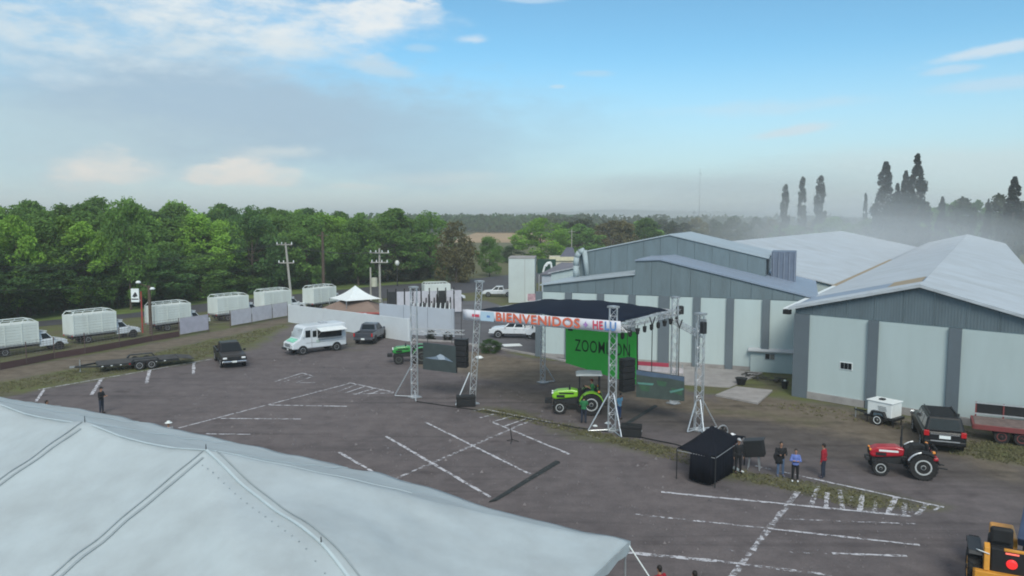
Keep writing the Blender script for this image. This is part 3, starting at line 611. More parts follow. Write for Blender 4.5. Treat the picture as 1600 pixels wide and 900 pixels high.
# ------------------------------------------------------------------ the big white marquee in front
tC = G(985, 846, 2.9); tF = G(0, 621, 2.9); td = (tF-tC).normalized(); tp = Vector((td.y, -td.x, 0))
if tp.y > 0: tp = -tp
td.z = 0; EZ = 2.9; HW = 6.85; PZ = 5.85
P1 = G(322, 703, PZ)-tC; S1 = P1.dot(td); HW = P1.dot(tp); P0_ = G(140, 657, PZ)-tC; SP_ = P0_.dot(td)-S1
Q = G(502, 858, 4.55)-tC; QS, QP = Q.dot(td), Q.dot(tp); TW = 2*HW+.3; TL = 62
def sm(x): x = min(1, max(0, x)); return x*x*(3-2*x)
def tent_z(s, p):
    t = abs(p-HW)/HW if p <= HW else (p-HW)/(TW-HW); hip = (S1-s)/S1; tt = max(t, hip, 0)
    z = EZ+(PZ-EZ)*(1-min(1, tt))**1.12
    if s > S1:
        ph = ((s-S1)/SP_) % 1.0; sag = 4*ph*(1-ph); z -= .28*sag*(1-tt)
    z += .42*sm((s-3.5)/7)*sm((40-s)/12)*max(0, 1-p/HW) if p < HW else 0
    if hip > 0 and tt == hip or hip > .2: z += .55*math.exp(-((s-QS)**2/7+(p-QP)**2/5))
    z += .025*math.sin(s*2*math.pi/SP_*2+.6)*sm(tt*1.5-.5)
    # wrinkles of the cloth
    z += .012*math.sin(s*3.1+p*1.7)+.008*math.sin(p*5.3-s*2.2)
    ph = ((s-S1)/SP_+.5) % 1.0-.5; z += .03*math.exp(-(ph*SP_)**2/.5)*math.sin(p*4.2+s)*min(1, tt*2)+.014*math.sin(s*2.6+.8*math.sin(p))*sm((tt-.6)/.4)
    return z
def TP(s, p, dz=0.0): q = td*s+tp*p; return Vector((q.x, q.y, tent_z(s, p)+dz))
TE = thing('marquee', 'huge white ridge marquee roof filling the lower left foreground', 'marquee', (tC.x, tC.y, 0))
ss = sorted(set(list(np.arange(0, 34, .28))+list(np.arange(34, TL+.1, 1.2))+[S1])); ps = sorted(set(list(np.linspace(0, HW, 26))+list(np.linspace(HW, TW, 28))))
mb = MB(); vs = [TP(s, p) for s in ss for p in ps]; npz = len(ps)
mb.add(vs, [(i*npz+j, i*npz+j+1, (i+1)*npz+j+1, (i+1)*npz+j) for i in range(len(ss)-1) for j in range(npz-1)])
MTENT = rustmat('tent_canvas', (.43, .49, .515), (.345, .385, .40), .8, .55, scale=.4)
can = mb.build('canopy', MTENT, TE, smooth=True); so_ = can.modifiers.new('thick', 'SOLIDIFY'); so_.thickness = .015
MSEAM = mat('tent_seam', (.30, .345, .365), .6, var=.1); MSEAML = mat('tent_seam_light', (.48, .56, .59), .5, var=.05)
def seam(pts, w, m, dz=.02, name='seam', parent=TE, n=26, th=.02):
    q = []
    for (a, b) in zip(pts[:-1], pts[1:]): q += [(a[0]+(b[0]-a[0])*i/n, a[1]+(b[1]-a[1])*i/n) for i in range(n)]
    q.append(pts[-1]); V = []; Fz = []
    for i, (s, p) in enumerate(q):
        a = q[max(0, i-1)]; b = q[min(len(q)-1, i+1)]; dx, dy = b[0]-a[0], b[1]-a[1]; L = math.hypot(dx, dy); ox, oy = -dy/L*w/2, dx/L*w/2
        V += [TP(s+ox, p+oy, dz), TP(s-ox, p-oy, dz), TP(s-ox, p-oy, dz+th), TP(s+ox, p+oy, dz+th)]
        if i: k = 4*i; Fz += [(k-4+j, k-4+(j+1) % 4, k+(j+1) % 4, k+j) for j in range(4)]
    mb = MB(); mb.add(V, Fz); return mb.build(name, m, parent)
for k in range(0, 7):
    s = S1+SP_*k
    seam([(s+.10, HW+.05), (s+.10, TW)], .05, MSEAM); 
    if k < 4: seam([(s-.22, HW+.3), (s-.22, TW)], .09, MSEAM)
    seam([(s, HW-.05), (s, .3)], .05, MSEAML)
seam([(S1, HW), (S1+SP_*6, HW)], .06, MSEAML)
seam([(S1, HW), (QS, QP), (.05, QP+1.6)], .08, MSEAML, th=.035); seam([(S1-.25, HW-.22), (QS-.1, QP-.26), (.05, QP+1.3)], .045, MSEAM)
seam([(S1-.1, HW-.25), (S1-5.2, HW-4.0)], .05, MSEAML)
mb = MB()
for i in range(26):
    f = (i+1)/19; a = (S1+(QS-S1)*f, HW+(QP-HW)*f) if f <= 1 else (QS+(0-QS)*(f-1)*1.6, QP+1.6*(f-1)*1.6)
    q = TP(a[0]+.12, a[1]+.42, .0); mb.tube(q, q+Zv*.025, .024, .024, 6)
kind(mb.build('eyelets', MSEAM, TE), 'stuff')
for s, p in ((S1, HW), (S1+SP_, HW), (QS, QP)): q = TP(s, p); mb = MB(); mb.tube(q-Zv*.1, q+Zv*.2, .025, .012, 6); mb.build('pole_pin', MDARK, TE)
# valance and poles
mb = MB(); V = []; Fz = []; per = [(0, p) for p in np.linspace(TW, 0, 40)]+[(s, 0) for s in np.arange(.5, TL, .6)]
for i, (s, p) in enumerate(per):
    a = TP(s, p); o_ = (tp*-.02 if p == 0 else td*-.02); V += [a+o_-Zv*.01, a+o_-Zv*(.32+.05*math.sin(i*1.7))]
    if i: Fz.append((2*i-2, 2*i-1, 2*i+1, 2*i))
mb.add(V, Fz); mb.build('valance', MTENT, TE).modifiers.new('thick', 'SOLIDIFY').thickness = .012
for s, p, hid in [(0.12, 0.12, 0), (.12, 4.0, 0), (.12, 8.2, 0), (.12, TW-.1, 0)]+[(s, .12, 0) for s in (5.2, 10.4, 15.6, 22, 29, 36)]:
    q = TP(s, p, -.03); mb = MB(); mb.tube((q.x, q.y, 0), q, .035, .035, 8); mb.build('pole', MSTEEL, TE)
for s, p, o_ in ((.1, .1, (-td-tp*.15)*2.1), (.1, 4, -td*1.6), (10.4, .1, -tp*1.5), (22, .1, -tp*1.5)):
    q = TP(s, p, -.02); e = q+o_; mb = MB(); mb.tube(q, (e.x, e.y, 0), .022, .022, 6); mb.build('guy_strap', MW if s < 1 and p < 1 else MSTEEL, TE)
    
# ------------------------------------------------------------------ stage trusses
rT = random.Random(2)
def lattice(mb, p, q, w=.42, step=.5, r=.028, tri=False):
    p, q, x, y = mb.frame_(p, q); L = (q-p).length; z = (q-p)/L; n = max(2, round(L/step)); cs = [(-1, -1), (1, -1), (1, 1), (-1, 1)]
    for a, b in cs: mb.tube(p+x*(a*w/2)+y*(b*w/2), q+x*(a*w/2)+y*(b*w/2), r, r, 5)
    for i in range(n):
        for j in range(4):
            a, b = cs[j], cs[(j+1) % 4]
            if (i+j) % 2: a, b = b, a
            mb.tube(p+z*(L*i/n)+x*(a[0]*w/2)+y*(a[1]*w/2), p+z*(L*(i+1)/n)+x*(b[0]*w/2)+y*(b[1]*w/2), r*.62, r*.62, 4)
            if i % 2 == 0:
                mb.tube(p+z*(L*i/n)+x*(a[0]*w/2)+y*(a[1]*w/2), p+z*(L*i/n)+x*(b[0]*w/2)+y*(b[1]*w/2), r*.55, r*.55, 4)
def tower(label, base, h, legs, w=.42, lean=(0, 0)):
    o = thing('truss_tower', label, 'truss tower', base, 0, 'truss towers of the open stage'); mb = MB(); lattice(mb, (0, 0, .08), (lean[0], lean[1], h), w); mb.build('lattice', MALU, o)
    mb = MB(); mb.box((0, 0, .04), (w+.35, w+.35, .07), .6); mb.build('base_plate', MSTEEL, o)
    mb = MB(); mb.box((lean[0], lean[1], h+.06), (w+.1, w+.1, .12), .6); mb.build('head_block', MSTEEL, o)
    for (x, y, hh) in legs:
        l = math.hypot(x, y); ux, uy = x/l, y/l
        mb = MB(); mb.tube((ux*w/2, uy*w/2, hh), (x, y, .05), .045, .045, 6); mb.build('brace', MALU, o)
        mb = MB(); mb.tube((ux*w/2, uy*w/2, .07), (x, y, .05), .035, .035, 6); mb.build('outrigger', MALU, o)
    return o
def off(a, b): q = G(*b)-G(*a); return q.x, q.y
bT1, bT2, bT3, bT4, bT5 = G(648, 621), G(738, 631), G(956, 673), G(1091, 672), G(848, 598)
bT6 = bT3+(bT5-bT2)
hb = D(748, 490, bT2.y).z
tower('tall aluminium tower left of the stage beside the hanging grey screen', bT1, D(645, 450, bT1.y).z, [(*off((648, 621), (617, 619)), 2.4), (*off((648, 621), (650, 628)), .6)], .45)
tower('aluminium front tower at the left end of the welcome banner', bT2, D(748, 441, bT2.y).z, [(*off((738, 631), (712, 634)), 2.3)], .42, lean=(.55, 0))
tower('aluminium front tower standing by the bright green tractor', bT3, D(957, 481, bT3.y).z, [(*off((956, 673), (919, 674)), 2.4), (*off((956, 673), (971, 684)), 2.4)], .45)
tower('aluminium tower rising behind the black canopy', bT4, D(1092, 492, bT4.y).z, [(*off((1091, 672), (1074, 676)), 2.0), (*off((1091, 672), (1100, 679)), 2.0), (*off((1091, 672), (1120, 668)), 2.0)], .45)
tower('slim rear tower left of the green screen', bT5, hb+.1, [(1.0, .4, 1.4)], .36)
tower('rear tower right of the green screen against a grey pillar', bT6, D(1042, 466, bT6.y).z, [(.8, .8, 1.4)], .40)
# roof frame and dark cloth
zb = hb; hT2, hT3, hT5, hT6 = bT2+Vector((.55, 0, zb)), bT3+Zv*zb, bT5+Zv*(zb+.05), bT6+Zv*(zb+.05)
fr = (hT3-hT2).normalized(); bk = (hT5-hT2).normalized()
o = thing('stage_roof', 'dark navy cloth stage roof on an aluminium truss frame', 'stage roof', hT2)
for a, b in ((hT2-fr*1.4, hT3+fr*1.1), (hT5, hT6), (hT2, hT5), (hT3, hT6+bk*.9)): mb = MB(); lattice(mb, a-hT2, b-hT2, .36, .45, .025); mb.build('beam', MALU, o)
cm = MB(); nu, nv = 14, 10; V = []
for i in range(nu+1):
    for j in range(nv+1):
        a, b = i/nu, j/nv; q = hT2+(hT3-hT2)*a+(hT5-hT2)*b*1.02
        q.z = zb+.26+.5*(1-abs(2*a-1)**1.5)*(1-(2*b-1)**2*.5)+.04*math.sin(i*2.1+j*1.3)-.1*(4*a*(1-a))*(1-b); V.append(q-hT2)
cm.add(V, [(i*(nv+1)+j, i*(nv+1)+j+1, (i+1)*(nv+1)+j+1, (i+1)*(nv+1)+j) for i in range(nu) for j in range(nv)])
cm.build('roof_cloth', mat('navy_cloth', (.008, .013, .027), .9, var=.2, scale=.6, spec=.1), o, smooth=True).modifiers.new('thick', 'SOLIDIFY').thickness = .03
# stage lamps under the right-hand beam
lampo = None
sb0, sb1 = hT3+fr*.4, hT6+bk*.9
for i in range(9):
    q = sb0+(sb1-sb0)*((i+.5)/9)+Vector((0, 0, -.25))
    if lampo is None:
        lampo = thing('stage_lamp', 'x', 'stage lamp', q, .4, 'black stage lamps under the right roof beam')
        mb = MB(); mb.tube((0, 0, -.12), (0, 0, .1), .03, .03, 6); mb.box((0, .14, -.18), (.03, .03, .2)); mb.box((0, -.14, -.18), (.03, .03, .2)); mb.box((0, 0, -.1), (.03, .3, .03)); mb.build('yoke', MDARK, lampo)
        mb = MB(); mb.lathe([(.07, -.2), (.12, -.12), (.13, .16), (.11, .18)], (0, 0, -.3), 10, 'z'); mb.build('lamp_head', MB_, lampo); l_ = lampo
    else: l_ = dup(lampo)
    l_.location = q; l_.rotation_euler = (0, 0, i*.7)
    l_['label'] = 'black stage lamp under the right roof beam, '+['nearest the front tower', 'second from the front tower', 'third from the front tower', 'fourth from the front tower', 'middle one of the row', 'sixth from the front tower', 'third from the winch motor', 'second from the winch motor', 'next to the winch motor'][i]
q = sb1+Vector((0, 0, .1)); o2 = thing('winch_motor', 'black winch motor at the rear right end of the roof beam', 'motor', q)
mb = MB(); mb.box((0, 0, 0), (.5, .45, .6)); mb.build('housing', MB_, o2, bevel=.06); mb = MB(); mb.tube((0, -.3, .1), (0, .3, .1), .12, .12, 10); mb.build('drum', MDARK, o2)
# welcome banner on the front beam
ba, bb = onwall(hT2, fr, 728, 490), onwall(hT2, fr, 974, 510)
bz = [onwall(hT2, fr, u, v)[1] for u, v in ((728, 482), (728, 499), (974, 502), (974, 519))]
def wallM(P, d, t, z, out_=.0):
    """matrix: local x along the wall, y up, z towards the camera"""
    n = Vector((d.y, -d.x, 0)); n = n if n.y < 0 else -n
    Mx = Matrix(((d.x, 0, n.x, 0), (d.y, 0, n.y, 0), (0, 1, 0, 0), (0, 0, 0, 1))); q = P+d*t+n*out_; Mx.translation = Vector((q.x, q.y, z)); return Mx
BN = thing('banner', 'long white welcome banner with orange and blue lettering along the stage front', 'banner', hT2)
bl = bb[0]-ba[0]; zc = sum(bz)/4; bh = (bz[0]-bz[1]+bz[2]-bz[3])/2*1.0
dz_ = ((bz[2]+bz[3])-(bz[0]+bz[1]))/2/bl
fr3 = Vector((fr.x, fr.y, 0)).normalized()
LM = wallM(Vector((0, 0, 0)), fr3, ba[0]+bl/2, zc-hT2.z, .32)
mb = MB(); V = []; n_ = 24
for i in range(n_+1):
    x = -bl/2+bl*i/n_
    for y in (-bh/2, 0, bh/2): V.append(LM @ Vector((x, y+dz_*x, .03*math.sin(i*1.3+y*3)-.02)))
mb.add(V, [(3*i+j, 3*i+j+3, 3*i+j+4, 3*i+j+1) for i in range(n_) for j in (0, 1)]); s_ = mb.build('cloth', mat('banner_white', (.66, .66, .72), .6, var=.05), BN, smooth=True); s_.modifiers.new('thick', 'SOLIDIFY').thickness = .01
MOR = mat('banner_orange', (.68, .15, .08), .6, var=0); MRD = mat('banner_red', (.62, .07, .12), .6, var=0); MBL = mat('banner_blue', (.12, .26, .55), .6, var=0); MLB = mat('banner_pale_blue', (.45, .6, .72), .6, var=0)
tx = lambda u: onwall(hT2, fr3, u, 500)[0]-ba[0]-bl/2
def btext(s, u0, u1, m, size, bold=.02, sx=None):
    x = (tx(u0)+tx(u1))/2; return text_obj(s, size, m, BN, 'lettering', LM @ Matrix.Translation((x, dz_*x, .055)) @ Matrix.Rotation(math.atan(dz_), 4, 'Z'), bold, .004, 1, tx(u1)-tx(u0))
w_ = tx(911)-tx(780)
btext('BIENVENIDOS', 780, 911, MOR, bh*1.16, .022)
btext('HE', 931, 947, MRD, bh*1.0, .02); btext('LU', 950, 968, MBL, bh*1.0, .02)
def bpatch(u0, u1, h, m, name, z=.05):
    x0, x1 = tx(u0), tx(u1); mb = MB(); mb.add([LM @ Vector((x, y+dz_*x, z)) for x, y in ((x0, -h/2), (x1, -h/2), (x1, h/2), (x0, h/2))], [(0, 1, 2, 3)]); mb.build(name, m, BN)
bpatch(756, 777, bh*.9, MLB, 'blue_patch', .045); bpatch(743, 754, bh*.25, MRD, 'red_mark'); bpatch(766, 771, bh*.2, MBL, 'blue_mark', .055)
mb = MB(); x = tx(920); mb.add([LM @ Vector((x+a*bh*.28, b*bh*.3+dz_*x, .05)) for a, b in ((0, -1), (.4, -.3), (1, 0), (.4, .3), (0, 1), (-.4, .3), (-1, 0), (-.4, -.3))], [tuple(range(8))]); mb.build('emblem', mat('banner_violet', (.4, .22, .5), .6, var=0), BN)
# screens
def screen(name, label, uv, P, d, th, m, dark=MB_):
    c = [onwall(P, d, u, v) for u, v in uv]      # tl tr br bl
    o = thing(name, label, 'screen', (P.x, P.y, 0)); n = Vector((d.y, -d.x, 0)); n = n if n.y < 0 else -n
    A = [d*t+Zv*z for t, z in c]; mb = MB(); mb.add([a for a in A]+[a-n*th for a in A], [(0, 1, 2, 3), (7, 6, 5, 4), (0, 4, 5, 1), (1, 5, 6, 2), (2, 6, 7, 3), (3, 7, 4, 0)]); mb.build('cabinet', dark, o)
    mb = MB(); mb.add([a+n*.012 for a in A], [(0, 1, 2, 3)]); mb.build('display', m, o); return o, c, n, A
dBk = (hT6-hT5); dBk.z = 0; dBk.normalize()
MGRN = mat('led_green', (.022, .235, .035), .55, var=.05, emit=.22)
GS, gc, gn_, GA = screen('led_screen', 'big green LED screen with dark lettering at the back of the stage', ((884, 513), (995, 519), (995, 601), (884, 567)), bT5+Vector((0, -.5, 0)), dBk, .2, MGRN)
gx = (gc[0][0]+gc[1][0])/2; ta_ = onwall(bT5+Vector((0, -.5, 0)), dBk, 899, 540); tb_ = onwall(bT5+Vector((0, -.5, 0)), dBk, 985, 549)
lw = tb_[0]-ta_[0]; lz = (ta_[1]+tb_[1])/2; sl = (tb_[1]-ta_[1])/lw
text_obj('ZOOMLION', 1.32, mat('led_black', (.012, .04, .016), .6, var=0), GS, 'lettering', wallM(Vector((0, 0, 0)), dBk, (ta_[0]+tb_[0])/2, lz, .02) @ Matrix.Rotation(math.atan(sl), 4, 'Z'), .006, .004, 1, lw)
for u in (892, 930, 975):
    a = onwall(bT5+Vector((0, -.5, 0)), dBk, u, 514); q = dBk*a[0]+Zv*a[1]; mb = MB(); mb.box(q+Zv*.1, (.35, .25, .45), math.atan2(dBk.y, dBk.x)); mb.build('hanging_clamp', MB_, GS)
dL = (bT2-bT1).normalized(); pl = bT1+Vector((0, .3, 0))
LS, lc, ln, LA = screen('led_screen', 'grey hanging LED screen with a pale blurred picture left of the stage', ((661, 535), (712, 541), (713, 583), (661, 577)), pl, dL, .18, mat('led_grey', (.045, .058, .06), .4, var=.15, emit=.05), MDARK)
def blob(pl, d, uv, m, parent, n, name='picture'):
    c = [onwall(pl, d, u, v) for u, v in uv]; mb = MB(); mb.add([d*t+Zv*z+n*.02 for t, z in c], [tuple(range(len(c)))]); mb.build(name, m, parent)
MPB = mat('led_pale_blue', (.16, .21, .27), .5, var=.2, emit=.05)
blob(pl, dL, ((664, 559), (680, 557), (688, 553), (697, 558), (709, 566), (694, 562), (684, 562), (676, 561)), MPB, LS, ln); blob(pl, dL, ((683, 556), (688, 553), (694, 556), (696, 562), (686, 562)), mat('led_white', (.32, .38, .45), .5, var=.1, emit=.08), LS, ln+ln*.3)
dR = (bT4-bT3); dR.z = 0; dR = Vector((.93, -.30, 0)).normalized(); pr = bT3+Vector((2.3, 2.6, 0))
RS, rc, rn, RA = screen('led_screen', 'hanging LED screen showing green tractors right of the stage', ((994, 578), (1069, 589), (1069, 627), (994, 620)), pr, dR, .18, mat('led_dim', (.05, .068, .062), .4, var=.25, scale=1.2, emit=.06), MDARK)
MTG = mat('led_leaf_green', (.045, .10, .06), .5, var=.2, emit=.05); MTQ = mat('led_turquoise', (.09, .22, .19), .5, var=.2, emit=.06); MSB = mat('led_sky_blue', (.07, .105, .16), .5, var=.2, emit=.05)
blob(pr, dR, ((994, 578), (1069, 589), (1069, 596), (1045, 591), (1020, 589), (994, 585)), MSB, RS, rn)
blob(pr, dR, ((996, 597), (1022, 599), (1020, 602), (997, 600)), MTQ, RS, rn*1.6)
for sq in (((998, 601), (1016, 603), (1014, 612), (1002, 610)), ((1048, 606), (1066, 609), (1066, 618), (1052, 613)), ((1026, 594), (1042, 597), (1040, 604), (1028, 602))): blob(pr, dR, sq, MTG, RS, rn*1.4)
blob(pr, dR, ((1046, 611), (1068, 606), (1068, 609), (1048, 614)), MTQ, RS, rn*1.7)
for u0, v0 in ((1018, 581), (1060, 587)):
    a = onwall(pr, dR, u0, v0); q = pr+dR*a[0]+Zv*a[1]; top = Vector((q.x, q.y, zb-.2-(.1 if u0 > 1030 else 0)))
    mb = MB(); mb.tube(q-pr, top-pr, .03, .03, 5); mb.build('hoist_chain', MDARK, RS); mb = MB(); mb.bar(top-pr, top-pr+Vector((-.18, 0, .55)), .07); mb.bar(top-pr, top-pr+Vector((.18, 0, .55)), .07); mb.build('yoke', MDARK, RS)
mb = MB(); lattice(mb, hT6-pr+Vector((-.2, -1.2, -.5)), bT4-pr+Zv*(zb-.5), .3, .5, .02); mb.build('hanging_beam', MALU, RS)
mb = MB(); lattice(mb, bT1-pl+Zv*(hb-1.5), hT2-pl+Zv*(-1.5)-fr*1.5, .3, .5, .02); mb.build('hanging_beam', MALU, LS)
for u in (668, 706): a = onwall(pl, dL, u, 537); q = dL*a[0]; mb = MB(); mb.tube(q+Zv*a[1], q+Zv*(hb-1.6), .025, .025, 5); mb.build('hoist_chain', MDARK, LS)
# hung loudspeaker columns: each cabinet its own part
def array(label, top, n, face, zt):
    o = thing('speaker_array', label, 'loudspeaker', top, face, 'hanging loudspeaker columns'); z = 0; a = -.02; x = 0
    for i in range(n):
        mb = MB(); mb.box((x, 0, z-.2), (.5, .95, .38), M=Matrix.Rotation(a, 4, 'Y')); c = mb.build('cabinet', MB_, o, bevel=.03); z -= .4*math.cos(a); x -= .4*math.sin(a)*1.0; a += .07*(i > n-4)
    mb = MB(); mb.box((0, 0, .05), (.6, .9, .08)); mb.build('fly_frame', MDARK, o)
    mb = MB(); mb.tube((0, 0, .08), (0, 0, zt-top.z), .025, .025, 5); mb.build('hoist_chain', MDARK, o)
ra_ = D(980, 562, bT3.y+.6); array('black column of hanging loudspeakers right of the front tower', ra_, 5, R(-60), zb)
la_ = D(721, 531, bT2.y+1.0); array('black column of hanging loudspeakers between the grey screen and the banner', la_, 5, R(-110), zb)
sp4 = D(1099, 512, bT4.y-.5); o = thing('loudspeaker', 'small dark loudspeaker strapped to the tower above the black canopy', 'loudspeaker', sp4, .5)
mb = MB(); mb.box((0, 0, 0), (.3, .34, .75)); mb.build('cabinet', MDARK, o, bevel=.04); mb = MB(); mb.box((0, .0, .45), (.06, .5, .16)); mb.build('bracket', MSTEEL, o)
# black cases, cable ramps, small stand
for lab, u, v, d_, rz in (('black stage case at the foot of the front tower by the green tractor', 986, 681, (1.25, .75, .7), R(-14)), ('dark stage case behind the brace of the banner tower', 728, 634, (1.35, .7, .75), R(5))):
    o = thing('stage_case', lab, 'case', G(u, v), rz, 'black stage cases at the tower feet'); mb = MB(); mb.box((0, 0, d_[2]*.36), (d_[0], d_[1], d_[2]*.7)); mb.build('body', MB_, o, bevel=.04); mb = MB(); mb.box((0, 0, d_[2]*.86), (d_[0]+.02, d_[1]+.02, d_[2]*.28)); mb.build('lid', MB_, o, bevel=.04)
    for s in (-1, 1): mb = MB(); mb.box((s*(d_[0]/2+.02), 0, d_[2]*.5), (.04, .2, .08)); mb.build('handle', MSTEEL, o)
mr = mat('ramp_rubber', (.028, .034, .036), .8, var=.25); 
for lab, q in (('long dark cable ramp reaching from the marquee edge across the lot', ((762, 786), (776, 783), (876, 723), (866, 721))), ('short dark cable ramp lying between tractor and stage tower', ((972, 664), (981, 664), (1028, 635), (1021, 634)))):
    c = [G(*p) for p in q]; o = thing('cable_ramp', lab, 'cable ramp', c[0]); L = (c[3]-c[0]).length; n = 14 if L > 6 else 8
    for i in range(n):
        a0, a1 = i/n+.004, (i+1)/n-.004; l0, l1, r0, r1 = c[0].lerp(c[3], a0), c[0].lerp(c[3], a1), c[1].lerp(c[2], a0), c[1].lerp(c[2], a1); mb = MB(); V = []
        for l, r in ((l0, r0), (l1, r1)): V += [l, l.lerp(r, .25)+Zv*.07, l.lerp(r, .75)+Zv*.07, r]
        mb.add([v-c[0]+Zv*.015 for v in V], [(0, 1, 5, 4), (1, 2, 6, 5), (2, 3, 7, 6), (0, 4, 7, 3), (3, 2, 1, 0), (4, 5, 6, 7)]); mb.build('segment', mr, o)
o = thing('microphone_stand', 'thin black stand with spread feet alone on the chalk crossing', 'stand', G(800, 691)); mb = MB(); mb.tube((0, 0, .1), (-.12, 0, 1.0), .03, .02, 6); mb.build('stem', MB_, o)
for a in (0, 2.1, 4.2): mb = MB(); mb.tube((0, 0, .16), (.42*math.cos(a+.3), .42*math.sin(a+.3), .02), .025, .02, 5); mb.build('leg', MB_, o)
# stage power cable lying on the ground
mb = MB(); mb.path([G(*p, z=.04) for p in ((973, 676), (1010, 685), (1055, 694), (1075, 700))], .035, 5); tag(mb.build('power_cable', MB_), 'dark cable on the grass from stage case to black canopy', 'cable')
mb = MB(); mb.path([G(*p, z=.03) for p in ((650, 627), (690, 633), (740, 640), (830, 655), (900, 668), (955, 675))], .03, 5); tag(mb.build('power_cable', MB_), 'thin dark cable on the ground joining the front stage towers', 'cable')
# black pop-up canopy with curtain
cN = [G(1057, 748), G(1117, 762), G(1163, 727), G(1103, 715)]
zc_ = D(1057, 700, cN[0].y).z
cc = sum(cN, Vector())/4; o = thing('canopy_tent', 'black pop-up canopy with a hanging black curtain below the stage tower', 'canopy', cc)
mb = MB(); top = Vector((0, 0, zc_+.88)); n_ = 6; V = []; F_ = []
for k in range(4):
    a, b = cN[k]-cc+Zv*zc_, cN[(k+1) % 4]-cc+Zv*zc_; a, b = a*1.0, b*1.0; o_ = len(V)
    for i in range(n_+1):
        for j in range(n_+1):
            f = j/n_; q = a.lerp(b, i/n_); p = q.lerp(top, f); p.z -= .22*math.sin(math.pi*f)*.6+.06*math.sin(i/n_*math.pi)*(1-f); V.append(p)
    F_ += [(o_+i*(n_+1)+j, o_+(i+1)*(n_+1)+j, o_+(i+1)*(n_+1)+j+1, o_+i*(n_+1)+j+1) for i in range(n_) for j in range(n_)]
MNAV = mat('black_navy_cloth', (.009, .011, .017), .9, var=.2, spec=.12)
mb.add(V, F_); mb.build('roof_cloth', MNAV, o, smooth=True).modifiers.new('thick', 'SOLIDIFY').thickness = .02
for k in range(4): q = cN[k]-cc; mb = MB(); mb.tube((q.x, q.y, 0), (q.x, q.y, zc_), .03, .03, 6); mb.build('leg', MDARK, o)
for k in range(4): a, b = cN[k]-cc+Zv*(zc_-.12), cN[(k+1) % 4]-cc+Zv*(zc_-.12); mb = MB(); mb.tube(a, b, .02, .02, 5); mb.build('frame_bar', MALU, o)
def curtain(a, b, zt, zb_, m, amp=.07):
    mb = MB(); n = 26; V = []; d = (b-a); nrm = Vector((-d.y, d.x, 0)).normalized()
    for i in range(n+1):
        q = a.lerp(b, i/n)
        for z, k in ((zt, .3), ((zt+zb_)/2, .8), (zb_, 1.2)): p = q+nrm*(amp*k*math.sin(i*1.9)); p.z = z; V.append(p)
    mb.add(V, [(3*i+j, 3*i+j+3, 3*i+j+4, 3*i+j+1) for i in range(n) for j in (0, 1)]); c = mb.build('curtain', m, o, smooth=True); c.modifiers.new('thick', 'SOLIDIFY').thickness = .02
q0, q1 = cN[0].lerp(cN[1], .36)-cc, cN[1]-cc+Vector((-.2, .1, 0))
curtain(q0, q1, zc_, .12, MNAV); curtain(q1, cN[2].lerp(cN[1], .45)-cc, zc_, .1, MNAV); curtain(q0+(cN[3]-cN[0])*.35, q0, zc_-.2, .15, MNAV)
# gear right of the canopy
o = thing('stage_fan', 'round black stand fan with pale rim behind the black canopy', 'fan', G(1128, 715), R(200)); zf = D(1127, 674, G(1128, 715).y).z
mb = MB(); mb.tube((0, 0, .05), (0, 0, zf-.3), .03, .03, 6); mb.build('stand', MDARK, o); mb = MB(); mb.lathe([(.2, 0), (.28, .02), (.2, .04)], (0, 0, .0), 12, 'z'); mb.build('foot', MDARK, o)
mb = MB()
for k in range(16): a, b = 2*math.pi*k/16, 2*math.pi*(k+1)/16; mb.tube((.34*math.cos(a), 0, zf+.34*math.sin(a)), (.34*math.cos(b), 0, zf+.34*math.sin(b)), .04, .04, 5)
mb.build('rim', MSTEEL, o); mb = MB()
for k in range(5): a = 2*math.pi*k/5; mb.slab((0, -.03, zf), (.28*math.cos(a), -.03, zf+.28*math.sin(a)), (.3*math.cos(a+.6), .05, zf+.3*math.sin(a+.6)), (.1*math.cos(a+.6), .03, zf+.1*math.sin(a+.6)), .01)
mb.build('blades', MB_, o); mb = MB(); mb.tube((0, -.1, zf), (0, .14, zf), .12, .1, 10); mb.build('motor', MB_, o)
pb = G(1178, 733); zt_ = D(1178, 712, pb.y).z; o = thing('loudspeaker', 'black loudspeaker box on a short stand right of the black canopy', 'loudspeaker', pb, R(-25)); 
mb = MB(); mb.box((0, 0, zt_+.42), (1.0, .62, .84), M=Matrix.Rotation(R(-10), 4, 'Y')); mb.build('cabinet', MB_, o, bevel=.04); mb = MB(); mb.box((-.03, 0, zt_+.87), (1.06, .68, .05), M=Matrix.Rotation(R(-10), 4, 'Y')); mb.build('top_plate', MDARK, o)
for x, y in ((-.3, .2), (.3, .2), (-.3, -.2), (.3, -.2)): mb = MB(); mb.tube((x, y, 0), (x*.7, y*.7, zt_+.02), .03, .03, 5); mb.build('leg', MSTEEL, o)
o = thing('plank', 'short pale plank on the grass beside the black canopy', 'plank', G(1152, 736)); mb = MB(); a = G(1146, 732)-G(1152, 736); b = G(1160, 739)-G(1152, 736); mb.bar(a+Zv*.05, b+Zv*.05, .2, .05); mb.build('board', MW, o); mb = MB(); mb.bar(a+Zv*.1, a+(b-a)*.4+Zv*.1, .08, .05); mb.build('batten', MW, o)
